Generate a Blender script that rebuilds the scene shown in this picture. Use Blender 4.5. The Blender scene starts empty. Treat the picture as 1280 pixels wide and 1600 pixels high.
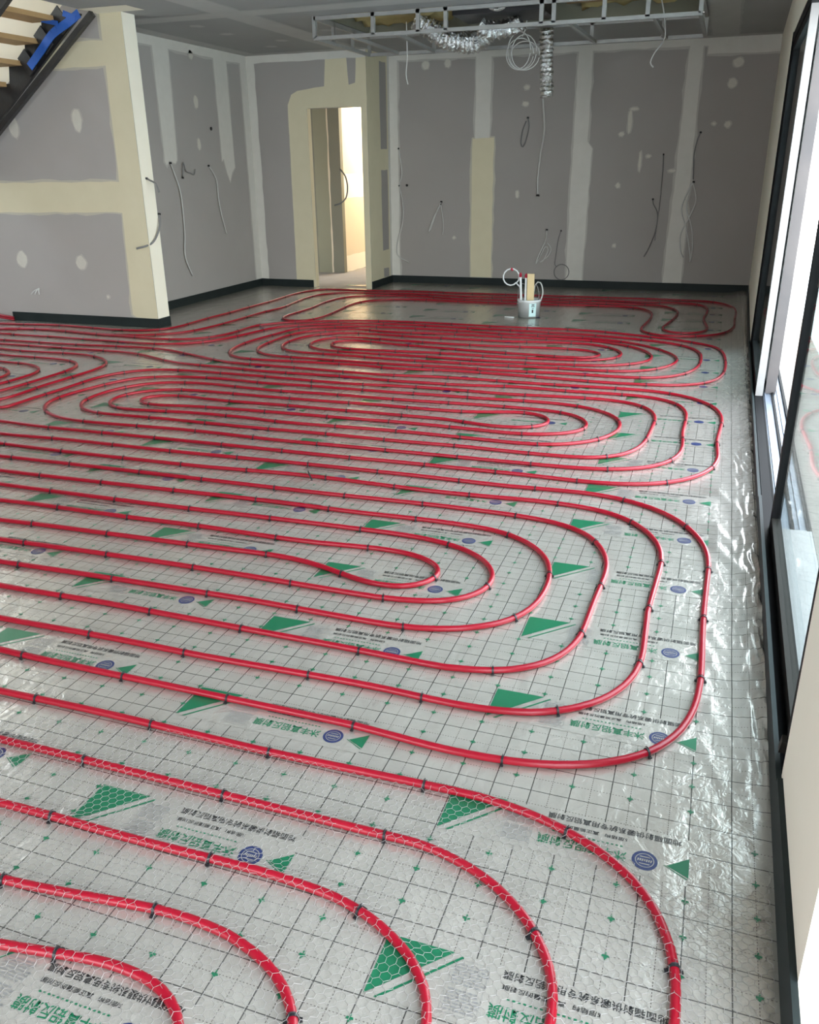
import bpy, bmesh, math, random
import numpy as np
from mathutils import Vector, Matrix, noise
random.seed(7)
S = bpy.context.scene
COL = S.collection
# ---------------------------------------------------------------- camera, world, light, exposure
CAM_H = 1.527
P_, Y_, R_ = 0.386018, -0.342467, -0.0132235
fw = Vector((math.sin(Y_)*math.cos(P_), math.cos(Y_)*math.cos(P_), -math.sin(P_)))
rt = Vector((math.cos(Y_), -math.sin(Y_), 0)); up = rt.cross(fw)
c_, s_ = math.cos(R_), math.sin(R_)
r2 = rt*c_ + up*s_; u2 = up*c_ - rt*s_
cam = bpy.data.objects.new('camera', bpy.data.cameras.new('camera')); COL.objects.link(cam)
cam.matrix_world = Matrix(((r2.x, u2.x, -fw.x, 0), (r2.y, u2.y, -fw.y, 0), (r2.z, u2.z, -fw.z, CAM_H), (0, 0, 0, 1)))
cam.data.sensor_fit = 'VERTICAL'; cam.data.sensor_height = 24.0
cam.data.lens = 1324.36/1600*24.0
cam.data.clip_start = 0.05
S.camera = cam
S.view_settings.view_transform = 'Standard'; S.view_settings.look = 'None'
S.view_settings.gamma = 1.0; S.view_settings.use_curve_mapping = False
S.view_settings.exposure = 1.15
W = bpy.data.worlds.new('sky'); S.world = W; W.use_nodes = True
nt = W.node_tree; nt.nodes.clear()
wo = nt.nodes.new('ShaderNodeOutputWorld'); bg = nt.nodes.new('ShaderNodeBackground')
tc = nt.nodes.new('ShaderNodeTexCoord'); sep = nt.nodes.new('ShaderNodeSeparateXYZ')
rmp = nt.nodes.new('ShaderNodeValToRGB')
rmp.color_ramp.elements[0].position = 0.0; rmp.color_ramp.elements[0].color = (0.97, 0.97, 0.965, 1)
rmp.color_ramp.elements[1].position = 0.7; rmp.color_ramp.elements[1].color = (0.72, 0.86, 1.0, 1)
nt.links.new(tc.outputs['Generated'], sep.inputs[0]); nt.links.new(sep.outputs['Z'], rmp.inputs[0])
nt.links.new(rmp.outputs[0], bg.inputs['Color']); nt.links.new(bg.outputs[0], wo.inputs[0])
bg.inputs['Strength'].default_value = 4.6
def area(name, loc, rot, sx, sy, energy, color=(1, 1, 1), portal=False):
    l = bpy.data.lights.new(name, 'AREA'); l.shape = 'RECTANGLE'; l.size = sx; l.size_y = sy
    l.energy = energy; l.color = color
    if portal: l.cycles.is_portal = True
    o = bpy.data.objects.new(name, l); COL.objects.link(o); o.location = loc; o.rotation_euler = rot
    return o
HP = math.pi/2
area('portal_side', (0.62, 5.0, 1.3), (0, HP, 0), 2.5, 6.2, 1, portal=True)
area('portal_near', (0.55, -0.2, 1.3), (0, HP, 0), 2.5, 3.0, 1, portal=True)
area('portal_rear', (-3.2, -3.15, 1.35), (-HP, 0, 0), 3.0, 2.5, 1, portal=True)
area('hall_sun_fill', (-4.95, 13.8, 2.6), (0, 0, 0), .9, 1.2, 24, (1.0, 0.80, 0.52))  # added warm area light standing in for sunlight in the room beyond

# ---------------------------------------------------------------- materials
def principled(name, col, rough=0.6, metal=0.0, **k):
    m = bpy.data.materials.new(name); m.use_nodes = True
    b = m.node_tree.nodes['Principled BSDF']
    b.inputs['Base Color'].default_value = (*col, 1); b.inputs['Roughness'].default_value = rough
    b.inputs['Metallic'].default_value = metal
    for kk, v in k.items(): b.inputs[kk].default_value = v
    return m
class N:
    def __init__(s, m): s.t = m.node_tree; s.b = s.t.nodes['Principled BSDF']
    def n(s, typ, **k):
        o = s.t.nodes.new(typ)
        for a, v in k.items(): setattr(o, a, v)
        return o
    def l(s, a, b): s.t.links.new(a, b)
    def math(s, op, a, b=None, c=None):
        o = s.n('ShaderNodeMath', operation=op)
        for i, v in enumerate((a, b, c)):
            if v is None: continue
            if isinstance(v, (int, float)): o.inputs[i].default_value = v
            else: s.l(v, o.inputs[i])
        return o.outputs[0]
    def noise(s, scale, detail=3, rough=.5, vec=None, dist=0):
        o = s.n('ShaderNodeTexNoise'); o.inputs['Scale'].default_value = scale
        o.inputs['Detail'].default_value = detail; o.inputs['Roughness'].default_value = rough
        o.inputs['Distortion'].default_value = dist
        if vec is None:
            g = s.n('ShaderNodeNewGeometry'); vec = g.outputs['Position']
        s.l(vec, o.inputs['Vector']); return o.outputs['Fac']
    def mix(s, f, a, b):
        o = s.n('ShaderNodeMix', data_type='RGBA')
        for i, v in ((0, f), (6, a), (7, b)):
            if isinstance(v, (int, float)): o.inputs[i].default_value = v
            elif isinstance(v, tuple): o.inputs[i].default_value = (*v, 1) if len(v) == 3 else v
            else: s.l(v, o.inputs[i])
        return o.outputs[2]
    def bump(s, h, strength, dist=.01, normal=None):
        o = s.n('ShaderNodeBump'); o.inputs['Strength'].default_value = strength; o.inputs['Distance'].default_value = dist
        s.l(h, o.inputs['Height'])
        if normal is not None: s.l(normal, o.inputs['Normal'])
        return o.outputs[0]
def mottled(name, c1, c2, rough=.7, scale=3, bump=0, bscale=60, metal=0):
    m = principled(name, c1, rough, metal); q = N(m)
    q.l(q.mix(q.noise(scale, 4), c1, c2), q.b.inputs['Base Color'])
    if bump: q.l(q.bump(q.noise(bscale, 3), bump, .004), q.b.inputs['Normal'])
    return m
M = {}
M['board'] = mottled('plasterboard', (.375, .35, .33), (.425, .40, .38), .8, 2.2)
M['board_wall'] = mottled('plasterboard_back', (.345, .32, .30), (.385, .36, .34), .8, 1.6)
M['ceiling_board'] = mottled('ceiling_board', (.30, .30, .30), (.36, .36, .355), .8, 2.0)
M['tape'] = mottled('joint_compound_pale', (.62, .60, .55), (.70, .68, .63), .75, 9)
M['cream'] = mottled('joint_compound_cream', (.66, .60, .42), (.72, .66, .48), .75, 6)
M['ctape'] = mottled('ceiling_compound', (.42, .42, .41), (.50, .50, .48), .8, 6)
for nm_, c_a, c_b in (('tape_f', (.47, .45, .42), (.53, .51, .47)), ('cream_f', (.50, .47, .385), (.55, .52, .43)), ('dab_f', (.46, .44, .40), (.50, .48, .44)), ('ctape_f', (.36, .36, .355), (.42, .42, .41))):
    M[nm_] = mottled('feathered_'+nm_[:-2], c_a, c_b, .8, 12)
M['plaster'] = mottled('plaster_end', (.90, .84, .70), (.93, .88, .75), .7, 5)
M['dab'] = mottled('filler_dab', (.58, .56, .50), (.66, .64, .56), .75, 30)
M['foam'] = mottled('black_edge_foam', (.012, .018, .018), (.022, .03, .03), .55, 8)
M['foam'].node_tree.nodes['Principled BSDF'].inputs['Specular IOR Level'].default_value = .2
M['concrete'] = mottled('concrete', (.24, .21, .18), (.32, .28, .24), .85, 5)
M['paving'] = mottled('pale_paving', (.66, .68, .68), (.76, .77, .76), .8, 1.2)
M['olive'] = mottled('hall_board', (.20, .195, .15), (.25, .24, .18), .8, 2)
M['olive_tape'] = mottled('hall_compound', (.27, .26, .18), (.31, .30, .21), .8, 3)
M['warm'] = mottled('hall_wall', (.72, .62, .46), (.78, .68, .52), .8, 1.5)
M['frame'] = principled('dark_bronze_frame', (.004, .004, .0045), .6, 0, **{'Specular IOR Level': .1})
M['stile_grey'] = mottled('grey_stile', (.075, .075, .08), (.17, .15, .14), .4, 3, metal=.3)
M['frame_light'] = principled('bronze_rail', (.022, .019, .016), .6, 0, **{'Specular IOR Level': .15})
M['alu'] = mottled('mill_aluminium', (.20, .235, .29), (.27, .30, .35), .4, 20, metal=.4)
M['silver'] = mottled('white_stile', (.30, .295, .285), (.37, .36, .345), .35, 30)
M['galv'] = mottled('galvanised_steel', (.30, .30, .29), (.40, .40, .385), .5, 14, metal=.3)
M['steel_dark'] = mottled('black_wrapped_steel', (.012, .012, .013), (.03, .03, .032), .3, 14, bump=.8, bscale=18)
M['blue'] = mottled('blue_tape', (.01, .09, .42), (.02, .13, .55), .45, 12, bump=.5, bscale=40)
M['timber'] = mottled('timber_tread', (.40, .25, .11), (.50, .33, .16), .6, 9)
M['plank'] = mottled('raw_pine', (.72, .55, .30), (.78, .62, .37), .7, 30)
M['white'] = principled('white_plastic', (.80, .82, .83), .35)
M['cyan'] = principled('label_cyan', (.60, .80, .80), .5)
M['black'] = principled('black_plastic', (.012, .012, .014), .45)
M['cable'] = principled('white_cable', (.60, .60, .58), .5)
M['cable_grey'] = principled('grey_cable', (.20, .20, .20), .5)
M['redcap'] = principled('red_cap', (.45, .02, .05), .5)
M['batt'] = mottled('yellow_insulation', (.42, .32, .12), (.55, .45, .22), .95, 7, bump=1, bscale=12)
M['ply'] = mottled('brown_plywood', (.22, .13, .06), (.30, .19, .09), .8, 4)
M['ducting'] = principled('silver_foil_duct', (.80, .80, .80), .22, 1.0)
q = N(M['ducting']); q.l(q.bump(q.noise(26, 4, .6, dist=1.0), 1.0, .02), q.b.inputs['Normal'])
M['wire'] = principled('pale_wire', (.44, .41, .39), .34, .5)
# red pipe, glossy
M['pipe'] = principled('red_pipe', (.36, .002, .016), .34, 0, **{'Specular IOR Level': .38, 'Coat Weight': .12, 'Coat Roughness': .12})
q = N(M['pipe']); q.l(q.mix(q.noise(6, 3), (.25, .0015, .012), (.33, .002, .016)), q.b.inputs['Base Color'])
# glass that lets light through: clear body plus a fresnel reflection
def glass(name, tint):
    m = bpy.data.materials.new(name); m.use_nodes = True; t = m.node_tree; t.nodes.clear()
    o = t.nodes.new('ShaderNodeOutputMaterial'); mx = t.nodes.new('ShaderNodeMixShader')
    tr = t.nodes.new('ShaderNodeBsdfTransparent'); tr.inputs[0].default_value = (*tint, 1)
    gl = t.nodes.new('ShaderNodeBsdfGlossy'); gl.inputs['Roughness'].default_value = .02
    lw_ = t.nodes.new('ShaderNodeLayerWeight'); pw_ = t.nodes.new('ShaderNodeMath'); pw_.operation = 'POWER'; pw_.inputs[1].default_value = 5
    ma = t.nodes.new('ShaderNodeMath'); ma.operation = 'MULTIPLY_ADD'; ma.inputs[1].default_value = .7; ma.inputs[2].default_value = .025
    t.links.new(lw_.outputs['Facing'], pw_.inputs[0]); t.links.new(pw_.outputs[0], ma.inputs[0]); t.links.new(ma.outputs[0], mx.inputs[0]); t.links.new(tr.outputs[0], mx.inputs[1]); t.links.new(gl.outputs[0], mx.inputs[2])
    t.links.new(mx.outputs[0], o.inputs[0]); return m
M['glass'] = glass('green_tinted_glass', (.90, .94, .93))
# foil: printed reflective underlay
FOIL = dict(c1=(.45, .42, .365), c2=(.64, .595, .525), metal=.52, rough=.27, coat=.55, crough=.10)
def foil_base(m, grid):
    q = N(m); b = q.b
    g = q.n('ShaderNodeNewGeometry'); sp = q.n('ShaderNodeSeparateXYZ'); q.l(g.outputs['Position'], sp.inputs[0])
    X, Y = sp.outputs['X'], sp.outputs['Y']
    col = q.mix(q.noise(5, 5, .65), FOIL['c1'], FOIL['c2'])
    if grid:
        def tri(v, off, per):
            return q.math('PINGPONG', q.math('ADD', v, off), per/2)
        wob = q.math('MULTIPLY', q.math('SUBTRACT', q.noise(3.0, 2), .5), .006)
        Xw, Yw = q.math('ADD', X, wob), q.math('ADD', Y, wob)
        sx = q.math('LESS_THAN', tri(Xw, 20-.19, .1), .00135)
        sy = q.math('LESS_THAN', tri(Yw, 20-.196, .1), .0012)
        dx = q.math('LESS_THAN', tri(Xw, 20-.14, .1), .00085)
        dy = q.math('LESS_THAN', tri(Yw, 20-.146, .1), .00085)
        dashy = q.math('LESS_THAN', tri(Yw, 20, .008), .0023)
        dashx = q.math('LESS_THAN', tri(Xw, 20, .008), .0018)
        solid = q.math('MAXIMUM', sx, sy)
        dot = q.math('MAXIMUM', q.math('MULTIPLY', dx, dashy), q.math('MULTIPLY', dy, dashx))
        col = q.mix(q.math('MULTIPLY', solid, .88), col, (.03, .03, .03))
        col = q.mix(q.math('MULTIPLY', dot, .85), col, (.07, .05, .04))
    q.l(col, b.inputs['Base Color'])
    b.inputs['Metallic'].default_value = FOIL['metal']; b.inputs['Roughness'].default_value = FOIL['rough']
    b.inputs['Coat Weight'].default_value = FOIL['coat']; b.inputs['Coat Roughness'].default_value = FOIL['crough']
    # crinkles: long soft folds plus a fine crumple of the clear top layer
    mp = q.n('ShaderNodeMapping'); mp.inputs['Scale'].default_value = (1.0, .35, 1); mp.inputs['Rotation'].default_value = (0, 0, .5)
    q.l(g.outputs['Position'], mp.inputs[0])
    n1 = q.noise(7, 3, .5, mp.outputs[0], .6); n2 = q.noise(30, 4, .6, None, .8); n3 = q.noise(140, 2)
    h = q.math('ADD', q.math('MULTIPLY', n1, 1.35), q.math('ADD', q.math('MULTIPLY', n2, .46), q.math('MULTIPLY', n3, .012)))
    bp = q.bump(h, .46, .012)
    q.l(bp, b.inputs['Normal']); q.l(bp, b.inputs['Coat Normal'])
for nm, gr in (('foil', True), ('foil_plain', False)):
    M[nm] = principled(nm, (.6, .6, .55)); foil_base(M[nm], gr)
def ink(name, col):
    m = principled(name, col, .4, .1, **{'Coat Weight': .5, 'Coat Roughness': .12}); return m
M['ink_black'] = ink('ink_black', (.022, .022, .022)); M['ink_green'] = ink('ink_green', (.004, .14, .06))
M['ink_blue'] = ink('ink_blue', (.022, .035, .115)); M['ink_grey'] = ink('ink_grey', (.22, .21, .20))

# ---------------------------------------------------------------- helpers
def tag(o, label=None, cat=None, group=None, kind=None):
    if label: o['label'] = label
    if cat: o['category'] = cat
    if group: o['group'] = group
    if kind: o['kind'] = kind
    return o
def thing(name, label, cat, loc=(0, 0, 0), group=None):
    o = bpy.data.objects.new(name, None); COL.objects.link(o); o.location = loc
    return tag(o, label, cat, group)
class MB:
    """collects faces with material slots and links them as one mesh object"""
    def __init__(s): s.v = []; s.f = []; s.mi = []; s.mats = []; s.sm = []
    def slot(s, m):
        if m not in s.mats: s.mats.append(m)
        return s.mats.index(m)
    def add(s, vs, fs, m, smooth=False):
        b = len(s.v); s.v += [tuple(v) for v in vs]; k = s.slot(m)
        for f in fs: s.f.append([b+i for i in f]); s.mi.append(k); s.sm.append(smooth)
    def box(s, x0, x1, y0, y1, z0, z1, m):
        s.hexa([(x0, y0), (x1, y0), (x1, y1), (x0, y1)], z0, z1, m)
    def hexa(s, q4, z0, z1, m):
        vs = [(x, y, z0) for x, y in q4] + [(x, y, z1) for x, y in q4]
        n = len(q4)
        a = sum(q4[i][0]*q4[(i+1) % n][1]-q4[(i+1) % n][0]*q4[i][1] for i in range(n))
        fs = [tuple(range(n-1, -1, -1)), tuple(range(n, 2*n))] + [(i, (i+1) % n, n+(i+1) % n, n+i) for i in range(n)]
        if a < 0: fs = [f[::-1] for f in fs]
        s.add(vs, fs, m)
    def bar(s, p, q, w, h, m, upv=(0, 0, 1)):
        p, q = Vector(p), Vector(q); d = (q-p).normalized(); u = Vector(upv)
        sd = d.cross(u)
        if sd.length < 1e-4: sd = d.cross(Vector((1, 0, 0)))
        sd.normalize(); u = sd.cross(d).normalized()
        vs = []
        for c in (p, q):
            for a, b in ((-1, -1), (1, -1), (1, 1), (-1, 1)): vs.append(c+sd*a*w/2+u*b*h/2)
        s.add(vs, [(0, 1, 2, 3), (7, 6, 5, 4), (0, 4, 5, 1), (1, 5, 6, 2), (2, 6, 7, 3), (3, 7, 4, 0)], m)
    def tube(s, pts, r, m, n=8, smooth=True, cap=True):
        P = [Vector(p) for p in pts]; vs = []; fs = []; k = len(P)
        pu = None
        for i, p in enumerate(P):
            d = (P[min(i+1, k-1)]-P[max(i-1, 0)])
            d = d.normalized() if d.length > 1e-9 else Vector((1, 0, 0))
            if pu is None:
                a = Vector((0, 0, 1)) if abs(d.z) < .9 else Vector((1, 0, 0))
                pu = (a-d*a.dot(d)).normalized()
            else:
                pu = (pu-d*pu.dot(d)).normalized()
            w = d.cross(pu); rr = r[i] if isinstance(r, (list, tuple)) else r
            for j in range(n):
                t = 2*math.pi*j/n; vs.append(p+(pu*math.cos(t)+w*math.sin(t))*rr)
        for i in range(k-1):
            for j in range(n):
                a, b = i*n+j, i*n+(j+1) % n; fs.append((a, b, b+n, a+n))
        if cap: fs.append(tuple(range(n-1, -1, -1))); fs.append(tuple(range((k-1)*n, k*n)))
        s.add(vs, fs, m, smooth)
    def lathe(s, prof, m, c=(0, 0), n=28):
        vs = [(c[0]+r*math.cos(2*math.pi*j/n), c[1]+r*math.sin(2*math.pi*j/n), z) for r, z in prof for j in range(n)]
        fs = [(i*n+j, i*n+(j+1) % n, (i+1)*n+(j+1) % n, (i+1)*n+j) for i in range(len(prof)-1) for j in range(n)]
        s.add(vs, fs, m, True)
    def build(s, name, parent=None, kind=None):
        me = bpy.data.meshes.new(name); me.from_pydata(s.v, [], s.f)
        for m in s.mats: me.materials.append(M[m])
        me.polygons.foreach_set('material_index', s.mi); me.polygons.foreach_set('use_smooth', s.sm)
        me.update(); o = bpy.data.objects.new(name, me); COL.objects.link(o)
        if parent:
            o.parent = parent; o.location = -Vector(parent.location)
        if kind: o['kind'] = kind
        return o
def spline(P, step, closed=False):
    P = [np.array(p, float) for p in P]; n = len(P); out = []
    for i in range(n-1):
        p0 = P[i-1] if i else 2*P[0]-P[1]; p1 = P[i]; p2 = P[i+1]; p3 = P[i+2] if i+2 < n else 2*P[-1]-P[-2]
        k = max(1, int(round(np.linalg.norm(p2-p1)/step)))
        for j in range(k):
            t = j/k
            out.append(.5*((2*p1)+(p2-p0)*t+(2*p0-5*p1+4*p2-p3)*t*t+(3*p1-p0-3*p2+p3)*t**3))
    out.append(P[-1]); return np.array(out)
def XW(y):                                     # inner face of the window wall, which runs slightly off square
    return .282+.0068*y if y < 8 else .3364+.014*(y-8)
CZ = 2.89                                      # ceiling height
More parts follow.
